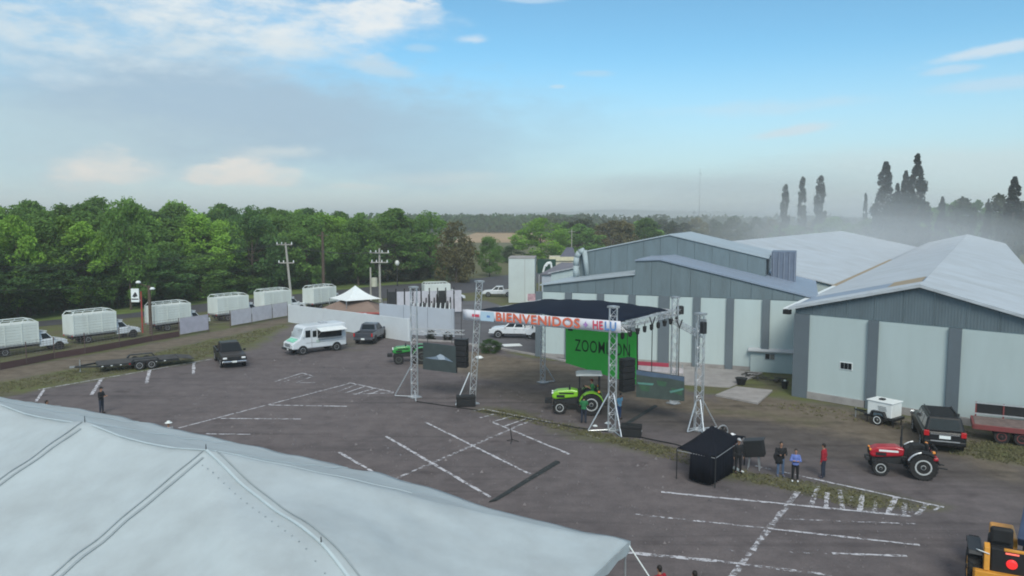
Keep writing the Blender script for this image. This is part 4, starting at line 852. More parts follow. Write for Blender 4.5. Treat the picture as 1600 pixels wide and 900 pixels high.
# ------------------------------------------------------------------ vehicles (x forward, y left)
def wheel(par, x, y, r, w, rim=MALU, k=.6, zc=None, lugs=0, hub=MDARK):
    z = r if zc is None else zc; s = 1 if y > 0 else -1
    mb = MB(); mb.lathe([(r*k, -w*.42), (r*.93, -w*.5), (r, -w*.36), (r, w*.36), (r*.93, w*.5), (r*k, w*.42)], (x, y, z), 20)
    for i in range(lugs):
        a = 2*math.pi*i/lugs; c, n = math.cos(a), math.sin(a)
        for h in (-1, 1):
            a2 = a+h*.1+(.5*2*math.pi/lugs if h > 0 else 0); p = Vector((x+r*math.cos(a2), y+h*w*.45, z+r*math.sin(a2))); q = Vector((x+r*math.cos(a2+.22), y+h*.02, z+r*math.sin(a2+.22))); mb.bar(p, q, .05*r/.6, .05*r/.6)
    t = mb.build('wheel', MRUB, par)
    mb = MB(); o = y+s*w*.30; mb.lathe([(r*k*1.02, 0), (r*k*1.02, s*w*.16), (r*k*.86, s*w*.17), (r*k*.78, s*w*.02), (r*k*.35, s*w*.06), (r*k*.3, s*w*.16), (.01, s*w*.17)], (x, o, z), 16); mb.build('rim', rim, t)
    mb = MB(); mb.lathe([(r*k*.26, 0), (r*k*.2, s*.05), (.01, s*.05)], (x, o+s*w*.16, z), 10); mb.build('hub_cap', hub, t)
    return t
def frust(par, name, m, b, tp_, z0, z1, bevel=.05):
    """cabin: b,tp_ = (x0,x1,halfwidth) at bottom and top"""
    V = [(b[0], -b[2], z0), (b[1], -b[2], z0), (b[1], b[2], z0), (b[0], b[2], z0), (tp_[0], -tp_[2], z1), (tp_[1], -tp_[2], z1), (tp_[1], tp_[2], z1), (tp_[0], tp_[2], z1)]
    mb = MB(); mb.add(V, [(3, 2, 1, 0), (4, 5, 6, 7), (0, 1, 5, 4), (1, 2, 6, 5), (2, 3, 7, 6), (3, 0, 4, 7)]); mb.build(name, m, par, bevel=bevel)
    return [Vector(v) for v in V]
def pane(par, V, face, u0, u1, v0, v1, name='window', m=MGLASS, out_=.008):
    """window let into a cabin face, given by its fractions"""
    i = {'front': (1, 2, 6, 5), 'rear': (3, 0, 4, 7), 'right': (0, 1, 5, 4), 'left': (2, 3, 7, 6)}[face]
    a, b, c, d = (V[k] for k in i); n = (b-a).cross(d-a).normalized()
    P = lambda u, v: a.lerp(b, u).lerp(d.lerp(c, u), v)+n*out_
    q = [P(u0, v0), P(u1, v0), P(u1, v1), P(u0, v1)]; mb = MB(); mb.add([x-n*.03 for x in q]+q, [(3, 2, 1, 0), (4, 5, 6, 7), (0, 1, 5, 4), (1, 2, 6, 5), (2, 3, 7, 6), (3, 0, 4, 7)]); return mb.build(name, m, par)
def bx(par, name, c, d, m, bevel=0, rz=0, label=None, M=None): mb = MB(); mb.box(c, d, rz, M); return mb.build(name, m, par, bevel=bevel, label=label)
def arches(par, xs_, hw, r, m=MB_):
    for x in xs_:
        for s in (-1, 1):
            mb = MB(); mb.lathe([(r*1.16, 0), (r*1.16, s*.025), (.02, s*.025)], (x, s*hw, r*1.02), 18); mb.build('wheel_arch', m, par)
def person_none(): pass
def car_front(o, x, hw, zl, zh, paint, dark=MB_, lens=MLENS, grille=None):
    for s in (-1, 1):
        bx(o, 'headlight', (x-.03, s*(hw-.24), zh), (.14, .3, .13), lens, .03)
    bx(o, 'grille', (x, 0, zh-.01), (.08, hw*1.05, .24), grille or dark, .02)
    bx(o, 'bumper', (x-.02, 0, zl), (.2, hw*1.96, .15), paint, .05)
    bx(o, 'number_plate', (x+.09, 0, zl+.01), (.012, .34, .14), MW)
def pickup(name, label, cat, loc, rz, paint, scale=1.0, double=True, bumper=None, rim=MALU, group=None, glass=MGLASS, dark_bed=True):
    o = thing(name, label, cat, loc, rz, group, scale); hw = .93
    body = [(-2.62, .5), (-2.62, .72), (-.95, .72), (-.95, 1.1), (1.25, 1.12), (2.3, 1.02), (2.58, .9), (2.64, .72), (2.64, .48)]
    MB().prism(body, -hw, hw).build('body', paint, o, bevel=.06)
    for s in (-1, 1): bx(o, 'bed_side', (-1.78, s*(hw-.05), .91), (1.66, .1, .42), paint, .02)
    bx(o, 'tailgate', (-2.6, 0, .91), (.08, hw*1.7, .42), paint, .02); bx(o, 'bed_floor', (-1.78, 0, .735), (1.6, 1.6, .02), MB_)
    b0 = -1.0 if double else -.45
    V = frust(o, 'cab', paint, (b0, 1.28, .88), (b0+.22, .42, .68), 1.08, 1.76, .06)
    pane(o, V, 'front', .06, .94, .1, .92, 'windscreen', glass); pane(o, V, 'rear', .1, .9, .2, .88, 'rear_window', glass)
    for f in ('left', 'right'):
        for a, c in (((.06, .46), (.52, .9)) if double else ((.12, .85),)):
            if f == 'left': a, c = 1-c, 1-a
            pane(o, V, f, a, c, .14, .88, 'window', glass)
        s = 1 if f == 'left' else -1
        bx(o, 'mirror', (.98, s*1.02, 1.2), (.1, .2, .16), paint, .03); bx(o, 'door_handle', (-.1, s*(hw+.012), .98), (.16, .03, .03), MDARK)
        bx(o, 'door_seam', (.05, s*(hw+.001), .8), (.015, .012, .5), MDARK); bx(o, 'tail_light', (-2.64, s*(hw-.08), .93), (.06, .13, .32), MREDL, .01)
        bx(o, 'sill', (.15, s*(hw-.02), .46), (1.9, .1, .09), MB_)
    bx(o, 'rear_bumper', (-2.68, 0, .55), (.16, 1.8, .18), bumper or MCHROME, .03); bx(o, 'number_plate', (-2.765, 0, .57), (.012, .34, .14), MW)
    car_front(o, 2.64, hw, .55, .83, bumper or paint); arches(o, (1.7, -1.65), hw-.012, .39)
    for x in (1.7, -1.65):
        for s in (-1, 1): wheel(o, x, s*(hw-.1), .385, .26, rim)
    return o
PBLK = mat('black_car_paint', (.010, .011, .013), .4, var=.15, coat=.15, spec=.3); PGRY = mat('grey_car_paint', (.075, .085, .105), .35, .4, var=.1, coat=.5); PWHT = mat('white_car_paint', (.62, .66, .70), .35, var=.05, coat=.4)
PGRN2 = rustmat('pale_green_box_paint', (.64, .69, .67), (.5, .53, .5), .5, .55, scale=1.3, streak=(1, 1, .25))
def heading(a, b): d = G(*b)-G(*a); return math.atan2(d.y, d.x)
pickup('pickup_truck', 'black pickup parked head-on at the end of the left chalk line', 'pickup truck', G(359, 567), R(-62), PBLK, 1.13, bumper=MCHROME)
pickup('pickup_truck', 'dark grey pickup seen from behind, backed by the white wall', 'pickup truck', G(580, 532), R(84), PGRY, 1.12, bumper=PGRY, rim=MDARK)
pickup('pickup_truck', 'white pickup with dark windows parked in the yard behind the stage', 'pickup truck', G(806, 527), R(172), PWHT, 1.08, bumper=PWHT)
# white car far up the yard road
pickup('pickup_truck', 'white pickup far off at the foot of the white block building', 'pickup truck', G(779, 463), R(178), PWHT, 1.0)
# white cargo van next to the yard pickup
def cargo_van(label, loc, rz, scale):
    o = thing('cargo_van', label, 'van', loc, rz, None, scale)
    MB().prism([(-2.6, .45), (-2.6, 2.1), (-2.5, 2.22), (1.3, 2.2), (1.75, 2.0), (2.25, 1.25), (2.65, 1.05), (2.7, .45)], -.98, .98).build('body', PWHT, o, bevel=.08)
    mb = MB(); mb.slab((1.8, -.82, 1.98), (2.24, -.88, 1.3), (2.24, .88, 1.3), (1.8, .82, 1.98), .02); mb.build('windscreen', MGLASS, o)
    for s in (-1, 1): bx(o, 'window', (1.35, s*.985, 1.65), (.75, .02, .5), MGLASS); bx(o, 'mirror', (1.9, s*1.1, 1.35), (.1, .18, .25), MB_, .03); bx(o, 'tail_light', (-2.61, s*.9, 1.2), (.03, .12, .4), MREDL)
    for s in (-1, 1): bx(o, 'rear_door', (-2.61, s*.48, 1.3), (.03, .9, 1.5), PWHT, .01)
    car_front(o, 2.7, .95, .5, .82, MDARK); arches(o, (1.7, -1.6), .968, .36)
    for x in (1.7, -1.6):
        for s in (-1, 1): wheel(o, x, s*.88, .36, .24)
    return o
cargo_van('white closed van parked behind the rear tower and banner', G(864, 530), R(160), 1.05)
# white stake-bed trucks in a row
def stake_truck(loc, rz, label, scale=1.0, rail=True):
    o = thing('stake_truck', label, 'truck', loc, rz, 'white box trucks parked in a row along the fence', scale); hw = .95
    MB().prism([(.95, .55), (.95, 1.22), (2.1, 1.25), (3.2, 1.16), (3.5, 1.02), (3.6, .8), (3.6, .52)], -hw, hw).build('body', PWHT, o, bevel=.08)
    V = frust(o, 'cab', PWHT, (.98, 2.35, .9), (1.05, 1.65, .72), 1.2, 1.98, .06)
    pane(o, V, 'front', .06, .94, .08, .9, 'windscreen'); pane(o, V, 'left', .12, .82, .14, .86); pane(o, V, 'right', .18, .88, .14, .86)
    for s in (-1, 1): bx(o, 'mirror', (2.2, s*1.05, 1.35), (.1, .2, .22), PWHT, .03); bx(o, 'door_handle', (1.2, s*(hw+.012), 1.1), (.16, .03, .03), MDARK); bx(o, 'door_seam', (2.2, s*(hw+.001), .9), (.015, .012, .6), MDARK)
    bx(o, 'roof_visor', (1.55, 0, 2.06), (.5, 1.3, .1), PWHT, .03); car_front(o, 3.6, hw, .58, .9, PWHT); bx(o, 'chassis', (-1.4, 0, .72), (4.6, .8, .22), MDARK)
    # box: sides with horizontal boards, corner posts, roof rail
    bx(o, 'box_floor', (-1.45, 0, 1.0), (4.7, 2.15, .16), MSTEEL); bx(o, 'box_front', (.86, 0, 2.1), (.06, 2.1, 2.1), PGRN2); bx(o, 'box_rear', (-3.76, 0, 2.1), (.06, 2.1, 2.1), PGRN2)
    bx(o, 'box_cover', (-1.45, 0, 3.1), (4.55, 2.02, .05), PGRN2)
    for s in (-1, 1):
        for i in range(7): bx(o, 'board', (-1.45, s*(1.05+(i % 2)*.008), 1.24+i*.29), (4.62, .05, .27), PGRN2)
        for i in range(4): bx(o, 'post', (-3.7+i*1.5, s*1.09, 2.1), (.09, .05, 2.1), PGRN2)
        if rail:
            mb = MB(); mb.bar((-3.5, s*.8, 3.5), (.3, s*.8, 3.5), .08); mb.bar((-3.72, s*1.02, 3.15), (-3.5, s*.8, 3.5), .07); mb.bar((.84, s*1.02, 3.15), (.3, s*.8, 3.5), .07)
            for i in range(3): mb.bar((-2.8+i*1.1, s*1.02, 3.15), (-2.5+i*1.05, s*.8, 3.5), .06)
            mb.build('roof_rail', PGRN2, o)
    if rail: mb = MB(); mb.bar((-3.5, -.8, 3.5), (-3.5, .8, 3.5), .07); mb.build('rail_cross', PGRN2, o); mb = MB(); mb.bar((.3, -.8, 3.5), (.3, .8, 3.5), .07); mb.build('rail_cross', PGRN2, o)
    for s in (-1, 1): bx(o, 'tail_light', (-3.8, s*.85, .95), (.04, .2, .12), MREDL); bx(o, 'mud_flap', (-2.95, s*.85, .5), (.03, .4, .4), MB_)
    arches(o, (2.75,), hw-.012, .42)
    for x in (2.75, -2.2):
        for s in (-1, 1): wheel(o, x, s*(hw-.12), .42, .28, MSTEEL)
    return o
rows = [((40, 551), 'white box truck with rounded rails, cut off by the left edge of the photo', 58), ((163, 531), 'white box truck with open roof rails and its whole cab showing, left of the sign', 58), ((281, 513), 'white box truck with slatted rear right behind the dark wooden post', 57), ((373, 498), 'white box truck half behind the pale purple fence cloths', 57), ((440, 488), 'white box truck nearest the tall grey utility pole', 57), ((511, 481), 'white box truck standing behind the brown roofed hut', 57)]
tk = None
for (uv, lab, a) in rows:
    if tk is None: tk = stake_truck(G(*uv), R(a), lab, 1.0); t_ = tk
    else: t_ = dup(tk)
    t_.location = G(*uv); t_.rotation_euler = (0, 0, R(a+random.uniform(-3, 3))); t_.scale = (1, 1, random.uniform(.95, 1.03)); t_['label'] = lab
t_ = dup(tk); t_.location = G(694, 471); t_.rotation_euler = (0, 0, R(20)); t_['label'] = 'white box truck far off behind the long grey wall'; t_.scale = (.9,)*3
# step van used as food truck
o = thing('step_van', 'white step van food truck with raised serving hatch and green bonnet print', 'food truck', G(493, 549), R(221), None, 1.05)
MB().prism([(-2.75, .5), (-2.75, 2.55), (-2.6, 2.68), (1.35, 2.62), (1.6, 2.5), (2.05, 1.45), (2.72, 1.12), (2.8, .55)], -1.0, 1.0).build('body', PWHT, o, bevel=.09)
mb = MB(); mb.slab((1.66, -.86, 2.36), (2.02, -.9, 1.52), (2.02, .9, 1.52), (1.66, .86, 2.36), -.02); mb.build('windscreen', mat('pale_glass', (.16, .22, .23), .12, var=.2), o)
mb = MB(); mb.slab((2.08, -.75, 1.455), (2.6, -.75, 1.2), (2.6, .75, 1.2), (2.08, .75, 1.455), .012); mb.build('bonnet_print', mat('print_green', (.2, .55, .4), .5, var=.5, scale=5), o)
for s in (-1, 1):
    bx(o, 'window', (1.22, s*1.0, 1.9), (.5, .03, .66), MGLASS); bx(o, 'mirror', (1.75, s*1.14, 1.8), (.1, .12, .3), MW, .02); bx(o, 'headlight', (2.76, s*.72, .98), (.08, .22, .18), MLENS, .02); bx(o, 'trim_strip', (-.6, s*1.005, 1.05), (4.0, .02, .05), MSTEEL)
    bx(o, 'door_seam', (.85, s*1.003, 1.5), (.02, .012, 1.7), MDARK)
bx(o, 'quarter_window', (.55, 1.0, 1.85), (.4, .03, .6), MGLASS)
bx(o, 'serving_hatch', (-1.0, 1.0, 1.78), (2.5, .035, .72), MB_); bx(o, 'counter', (-1.0, 1.12, 1.38), (2.5, .28, .05), MALU)
mb = MB(); mb.slab((-2.35, 1.02, 2.34), (.35, 1.02, 2.34), (.35, 1.95, 2.12), (-2.35, 1.95, 2.12), .05); mb.build('awning', MW, o)
for x in (-2.2, .2): mb = MB(); mb.tube((x, 1.03, 1.7), (x, 1.75, 2.14), .02, .02, 5); mb.build('awning_strut', MSTEEL, o)
bx(o, 'grille', (2.8, 0, .92), (.04, 1.0, .26), MSTEEL); bx(o, 'bumper', (2.85, 0, .55), (.18, 1.96, .2), MDARK, .04); bx(o, 'number_plate', (2.95, .35, .57), (.012, .3, .14), MW); bx(o, 'rear_bumper', (-2.8, 0, .52), (.16, 1.9, .16), MDARK); bx(o, 'door_print', (.2, 1.004, 1.12), (.4, .012, .3), mat('pale_print', (.4, .5, .46), .5))
bx(o, 'roof_vent', (-.8, 0, 2.72), (.7, .7, .14), MALU, .03)
arches(o, (1.75, -1.7), .988, .4)
for x in (1.75, -1.7):
    for s in (-1, 1): wheel(o, x, s*.9, .4, .26, MSTEEL)
# black suv seen from behind by the warehouse
o = thing('suv', 'black SUV seen from behind, parked against the pale warehouse wall', 'car', G(1463, 688), R(69), None, 1.13); hw = .96
MB().prism([(-2.45, .42), (-2.5, .7), (-2.48, 1.1), (1.1, 1.14), (2.2, 1.05), (2.5, .9), (2.55, .45)], -hw, hw).build('body', PBLK, o, bevel=.08)
V = frust(o, 'cabin', PBLK, (-2.42, 1.2, .9), (-2.2, .4, .74), 1.08, 1.78, .08)
gl2 = mat('tinted_glass', (.03, .038, .042), .35, var=.1, spec=.08)
pane(o, V, 'rear', .1, .9, .15, .86, 'rear_window', gl2); pane(o, V, 'front', .06, .94, .1, .9, 'windscreen')
for f in ('left', 'right'):
    for a, c in ((.04, .3), (.34, .62), (.66, .92)):
        if f == 'left': a, c = 1-c, 1-a
        pane(o, V, f, a, c, .16, .86)
    s = 1 if f == 'left' else -1
    bx(o, 'tail_light', (-2.47, s*.82, 1.0), (.14, .24, .26), MREDL, .02); bx(o, 'mirror', (1.0, s*1.08, 1.2), (.1, .22, .2), MCHROME if s > 0 else PBLK, .03); mb = MB(); mb.bar((-1.9, s*.62, 1.84), (.2, s*.62, 1.84), .05); mb.build('roof_rail', MDARK, o)
bx(o, 'roof_panel', (-.9, 0, 1.785), (2.2, 1.2, .03), mat('charcoal_roof', (.022, .025, .028), .8, var=.15, spec=.1), .01); bx(o, 'chrome_strip', (-2.51, 0, .98), (.04, 1.3, .06), MCHROME); bx(o, 'number_plate', (-2.515, 0, .84), (.03, .5, .16), MW); bx(o, 'rear_bumper', (-2.52, 0, .55), (.22, 1.86, .24), PBLK, .05); bx(o, 'bumper_step', (-2.62, 0, .66), (.06, 1.3, .04), MALU)
car_front(o, 2.52, hw, .55, .85, PBLK); arches(o, (1.55, -1.5), hw-.012, .38)
for x in (1.55, -1.5):
    for s in (-1, 1): wheel(o, x, s*.86, .38, .26)
# flatbed car trailer on the left grass edge
ft = heading((140, 578), (272, 566)); o = thing('flatbed_trailer', 'low black tandem flatbed trailer on the grass edge at left', 'trailer', G(208, 575), ft+R(2), None, 1.14)
md = mat('trailer_deck', (.05, .05, .05), .8, var=.4, scale=2)
for i in range(7): bx(o, 'deck_plank', (.35, -.9+i*.3, .62+(i % 2)*.006), (5.6, .285, .05), md)
bx(o, 'frame', (.35, 0, .52), (5.7, 2.0, .12), MDARK)
mb = MB(); mb.bar((-2.45, .85, .52), (-4.0, 0, .5), .1, .12); mb.bar((-2.45, -.85, .52), (-4.0, 0, .5), .1, .12); mb.build('tongue', MDARK, o); bx(o, 'coupler', (-4.1, 0, .52), (.35, .14, .12), MSTEEL); mb = MB(); mb.tube((-3.6, 0, .1), (-3.6, 0, 1.0), .04, .04, 6); mb.build('jack', MSTEEL, o)
mb = MB(); mb.slab((3.2, -1, .6), (4.3, -1, .42), (4.3, 1, .42), (3.2, 1, .6), .06); mb.build('ramp_tail', md, o)
for s in (-1, 1):
    mb = MB(); mb.prism([(-.3, .66), (-.1, .9), (1.55, .9), (1.75, .66), (1.6, .66), (1.5, .84), (-.05, .84), (-.15, .66)], s*.98, s*1.3); mb.build('fender', MDARK, o)
    for x in (.3, 1.15): wheel(o, x, s*1.14, .36, .24, mat('trailer_rim', (.35, .36, .37), .5, .4), .62)
    for i in range(8): bx(o, 'marker', (-2.2+i*.62, s*1.015, .52), (.12, .02, .06), MW if i not in (3, 4, 5) else MREDL)
# white towed generator
o = thing('generator_trailer', 'small white box generator on a wheeled trailer by the warehouse wall', 'generator', G(1381, 661), R(126), None, 1.08)
MB().prism([(-.75, .5), (-.75, 1.35), (.75, 1.35), (.75, .5)], -.58, .58).build('housing', MW, o, bevel=.04); MB().prism([(-.8, 1.35), (-.8, 1.42), (.8, 1.42), (.8, 1.35)], -.62, .62).build('roof', MW, o, bevel=.02)
bx(o, 'roof_cap', (.1, .1, 1.46), (.3, .3, .1), MDARK, .02); bx(o, 'chassis', (0, 0, .45), (1.9, 1.1, .16), MDARK)
for s in (-1, 1):
    mb = MB(); mb.prism([(-.5, .5), (-.36, .84), (.36, .84), (.5, .5), (.4, .5), (.3, .76), (-.3, .76), (-.4, .5)], s*.58, s*.84); mb.build('mudguard', MDARK, o); wheel(o, 0, s*.72, .31, .2, MW, .72)
    for i in range(4): bx(o, 'vent_slat', (-.2+i*.02, s*.585, .9+i*.07), (.5, .015, .02), MDARK)
mb = MB(); mb.bar((.85, .3, .45), (1.9, 0, .5), .07); mb.bar((.85, -.3, .45), (1.9, 0, .5), .07); mb.build('drawbar', MDARK, o); mb = MB(); mb.tube((1.8, 0, 0), (1.8, 0, .6), .035, .035, 6); mb.build('jack_leg', MSTEEL, o); bx(o, 'door', (.755, 0, .95), (.012, .8, .5), MW, .004); mb = MB(); mb.bar((.87, -.1, .95), (.87, .1, .95), .03); mb.build('handle', MB_, o)
for x in (-.8, .8):
    for y in (-.45, .45): mb = MB(); mb.tube((x, y, 0), (x, y, .42), .03, .03, 5); mb.build('support_leg', MDARK, o)
# red flatbed at the right edge
MRF = rustmat('faded_red_paint', (.21, .045, .05), (.13, .06, .05), .6, .6, scale=1.2)
o = thing('red_flatbed', 'faded red flatbed trailer with black railed headboard at the right edge', 'trailer', G(1590, 690), R(-28), None, 1.0)
bx(o, 'deck', (0, 0, 1.0), (4.6, 2.2, .14), mat('worn_deck', (.16, .12, .11), .8, var=.35), .02); bx(o, 'side_beam', (0, -1.12, .9), (4.7, .12, .3), MRF, .02); bx(o, 'side_beam', (0, 1.12, .9), (4.7, .12, .3), MRF, .02); bx(o, 'rear_beam', (-2.36, 0, .9), (.12, 2.3, .3), MRF, .02)
bx(o, 'headboard', (0, 1.08, 1.55), (4.3, .06, .7), MB_); 
for z in (1.24, 1.9): mb = MB(); mb.bar((-2.2, 1.02, z), (2.2, 1.02, z), .07); mb.build('rail', MALU, o)
for x in (-2.15, -.7, .7, 2.15): mb = MB(); mb.bar((x, 1.05, 1.05), (x, 1.05, 1.95), .08); mb.build('stake', MRF, o)
for x in (-.9, .1):
    for s in (-1, 1): wheel(o, x, s*.92, .42, .26, MRF)
bx(o, 'drawbar', (3.2, 0, .75), (1.9, .14, .14), MRF)
# tractors
def tractor(name, label, loc, rz, paint, pname, rimm, canopy, front_w, scale=1.0, exhaust=2.0, r1=.40, r2=.66):
    o = thing(name, label, 'tractor', loc, rz, None, scale)
    hood = [(.25, .98), (.22, 1.36), (.6, 1.44), (1.5, 1.36), (1.78, 1.22), (1.84, .95), (1.7, .82), (1.2, .86)]
    MB().prism(hood, -.36, .36).build('bonnet', paint, o, bevel=.08)
    bx(o, 'grille', (1.83, 0, 1.06), (.06, .5, .3), MB_, .02); bx(o, 'engine_block', (.85, 0, .74), (1.7, .46, .42), MDARK, .03); bx(o, 'gearbox', (-.45, 0, .68), (1.3, .56, .5), MDARK, .04)
    for s in (-1, 1):
        bx(o, 'headlight', (1.8, s*.25, 1.2), (.1, .18, .1), MLENS if pname != 'red' else MAMB, .02); bx(o, 'bonnet_stripe', (.95, s*.363, 1.2), (.9, .012, .1), MW if pname == 'red' else MB_); bx(o, 'side_vent', (1.3, s*.364, 1.02), (.5, .014, .16), MB_)
        t1 = wheel(o, 1.35, s*.68, r1, .26, rimm, .60, lugs=16, hub=MDARK); t2 = wheel(o, -.55, s*.78, r2, .42, rimm, .58, lugs=20, hub=MDARK)
        # fender over the rear wheel
        mb = MB(); n = 9; R0 = r2+.1; V = []
        for i in range(n+1):
            a = R(15)+R(150)*i/n
            for y in (.52, 1.02): V.append((-.55+R0*math.cos(a), s*y, r2+R0*math.sin(a)))
        mb.add(V, [(2*i, 2*i+1, 2*i+3, 2*i+2) for i in range(n)]); f = mb.build('fender', paint if pname != 'red' else MB_, o); so_ = f.modifiers.new('thick', 'SOLIDIFY'); so_.thickness = .05
        mb = MB(); pts = [(-.55+R0*math.cos(R(20)+R(140)*i/8), s*.53, r2+R0*math.sin(R(20)+R(140)*i/8)) for i in range(9)]; mb.add(pts+[(-.55, s*.53, r2)], [(i, i+1, 9) for i in range(8)]); f2 = mb.build('fender_side', MDARK, o); f2.modifiers.new('thick', 'SOLIDIFY').thickness = .03
        if pname == 'red': mb = MB(); mb.path([(-.55+(R0+.02)*math.cos(R(25)+R(55)*i/5), s*1.03, r2+(R0+.02)*math.sin(R(25)+R(55)*i/5)) for i in range(6)], .04, 6); mb.build('fender_trim', MALU, o)
        if pname == 'red': bx(o, 'fender_tail', (-1.08, s*.78, r2+R0*.62), (.22, .5, .16), paint, .04)
        bx(o, 'fender_lamp', (-1.0, s*.85, r2+R0+.02), (.12, .2, .1), MAMB, .02); bx(o, 'step', (.1, s*.55, .5), (.35, .3, .05), MDARK)
        mb = MB(); mb.bar((1.35, 0, .45), (1.35, s*.6, .42), .14, .12); mb.build('front_axle', MDARK, o); mb = MB(); mb.tube((-.55, 0, r2), (-.55, s*.7, r2), .12, .12, 8); mb.build('rear_axle', MDARK, o)
        mb = MB(); mb.bar((-1.1, s*.3, .55), (-1.75, s*.35, .5), .06); mb.bar((-1.3, s*.32, .55), (-1.2, s*.25, 1.0), .05); mb.build('lift_arm', MDARK, o)
    bx(o, 'platform', (-.1, 0, .82), (.8, 1.0, .06), MDARK); bx(o, 'dashboard', (.12, 0, 1.2), (.22, .5, .5), MB_, .04)
    mb = MB(); mb.tube((.05, 0, 1.3), (-.16, 0, 1.5), .025, .025, 6); mb.build('steering_column', MB_, o); mb = MB()
    for k in range(12): a, b = 2*math.pi*k/12, 2*math.pi*(k+1)/12; mb.tube((-.17+.1*math.cos(a), .2*math.sin(a), 1.5+.15*math.cos(a)), (-.17+.1*math.cos(b), .2*math.sin(b), 1.5+.15*math.cos(b)), .018, .018, 5)
    mb.build('steering_wheel', MB_, o)
    bx(o, 'seat', (-.62, 0, 1.14), (.46, .5, .14), MB_, .04); bx(o, 'seat_back', (-.86, 0, 1.4), (.12, .48, .46), MB_, .04)
    ex = (.75, .30) if pname != 'red' else (.35, .1)
    mb = MB(); mb.tube((ex[0], ex[1], 1.4), (ex[0], ex[1], exhaust), .035, .035, 8); mb.tube((ex[0], ex[1], 1.45), (ex[0], ex[1], 1.45+(exhaust-1.4)*.5), .06, .06, 8); mb.build('exhaust', MDARK, o)
    if front_w: bx(o, 'front_weight', (2.05, 0, .68), (.42, .62, .26), MB_, .03)
    else: bx(o, 'front_bumper', (1.9, 0, .7), (.2, .55, .2), MDARK, .03)
    if canopy:
        for x, y in ((.15, .55), (.15, -.55), (-1.05, .58), (-1.05, -.58)): mb = MB(); mb.bar((x, y, .95), (x, y*.95, 2.36), .07); mb.build('roof_post', MB_, o)
        mb = MB(); mb.prism([(-1.2, 2.36), (-1.2, 2.44), (-.5, 2.48), (.2, 2.44), (.38, 2.38), (.38, 2.34)], -.68, .68); mb.build('roof', mat('tractor_roof', (.52, .55, .55), .5, var=.1), o, bevel=.03)
    else:
        mb = MB(); mb.path([(-1.05, .5, .95), (-1.2, .5, 1.5), (-1.2, -.5, 1.5), (-1.05, -.5, .95)], .045, 6); mb.build('roll_bar', MB_, o)
        mb = MB(); mb.bar((.3, -.1, 1.4), (.3, -.1, exhaust+.1), .05); mb.build('upright', MDARK, o)
    return o
PLIM = mat('lime_green_paint', (.22, .50, .03), .35, var=.05, coat=.4); PGN = mat('deep_green_paint', (.03, .26, .05), .4, var=.08, coat=.3); PRED = mat('red_tractor_paint', (.38, .010, .024), .35, var=.06, coat=.4)
MRIM = mat('tractor_rim', (.5, .52, .52), .5, .2, var=.1)
tg = tractor('tractor', 'bright lime green tractor with grey roof and driver beside the stage tower', G(909, 643), R(176), PLIM, 'green', MRIM, True, True, 1.12, 1.75)
tractor('tractor', 'dark green tractor half hidden behind the grey hanging screen', G(648, 566), R(190), PGN, 'green', mat('dark_rim', (.10, .11, .10), .6), False, True, 1.1, 1.7)
tractor('tractor', 'red tractor without a roof standing right of the three people', G(1417, 740), R(163), PRED, 'red', MRIM, False, False, 1.02, 2.35)
# yellow machine at the right edge
PYEL = mat('machine_yellow', (.62, .28, .035), .5, var=.15, scale=3, coat=.2)
yb = G(1572, 925); o = thing('backhoe_loader', 'orange yellow loader with a round red lamp cut by the right edge', 'loader', yb, R(62), None, 1.0)
for s in (-1, 1): wheel(o, .1, s*1.02, .66, .46, PYEL, .55, lugs=20); wheel(o, 2.4, s*.9, .48, .34, PYEL, .55, lugs=16)
bx(o, 'chassis', (1.1, 0, .7), (3.0, .9, .5), MDARK, .04); bx(o, 'rear_beam', (-.72, 0, .78), (.26, 2.1, .32), PYEL, .03); bx(o, 'rear_panel', (-.5, 0, 1.35), (.3, 1.15, .85), MB_, .04)
for s in (-1, 1):
    mb = MB(); mb.prism([(-.75, .95), (-.6, 1.75), (-.35, 1.85), (-.2, 1.5), (-.2, .95)], s*.6, s*.78); mb.build('rear_pillar', PYEL, o, bevel=.03)
    mb = MB(); mb.prism([(-.6, 1.4), (-.5, 1.52), (.9, 1.52), (1.0, 1.3), (.85, 1.3), (.8, 1.42), (-.45, 1.42)], s*.8, s*1.25); mb.build('fender', MDARK, o, bevel=.02)
mb = MB(); mb.lathe([(.17, 0), (.17, -.03), (.1, -.06), (.01, -.065)], (0, 0, 0), 16, 'z'); l = mb.build('red_lamp', mat('lit_red_lamp', (.85, .03, .03), .3, var=0, emit=.35), o); l.rotation_euler = (0, R(90), 0); l.location = (-.66, -.05, 1.3)
bx(o, 'red_light_bar', (-.66, -.05, 1.66), (.05, .4, .05), mat('lit_red_bar', (.9, .16, .12), .3, var=0, emit=.4)); bx(o, 'yellow_bar', (-.6, -.2, 1.76), (.12, .8, .09), PYEL, .02)
bx(o, 'seat', (.15, .25, 1.75), (.6, .75, .5), MB_, .12); bx(o, 'seat_back', (-.15, .25, 2.1), (.22, .7, .6), MB_, .1)
mb = MB(); mb.bar((.8, -.5, 1.6), (3.0, -1.0, 3.1), .34, .42); mb.build('loader_arm', mat('dark_blue_paint', (.04, .065, .125), .45, var=.15), o, bevel=.04)
bx(o, 'bonnet', (2.0, 0, 1.25), (1.6, .8, .6), PYEL, .08)
for s in (-1, 1): bx(o, 'stabiliser', (-.62, s*.98, .62), (.3, .22, .55), PYEL, .03)
MB().path([(-.7, .62, 1.55), (-.6, .95, 1.6), (-.3, 1.0, 1.5)], .02, 5).build('hose', MW, o)
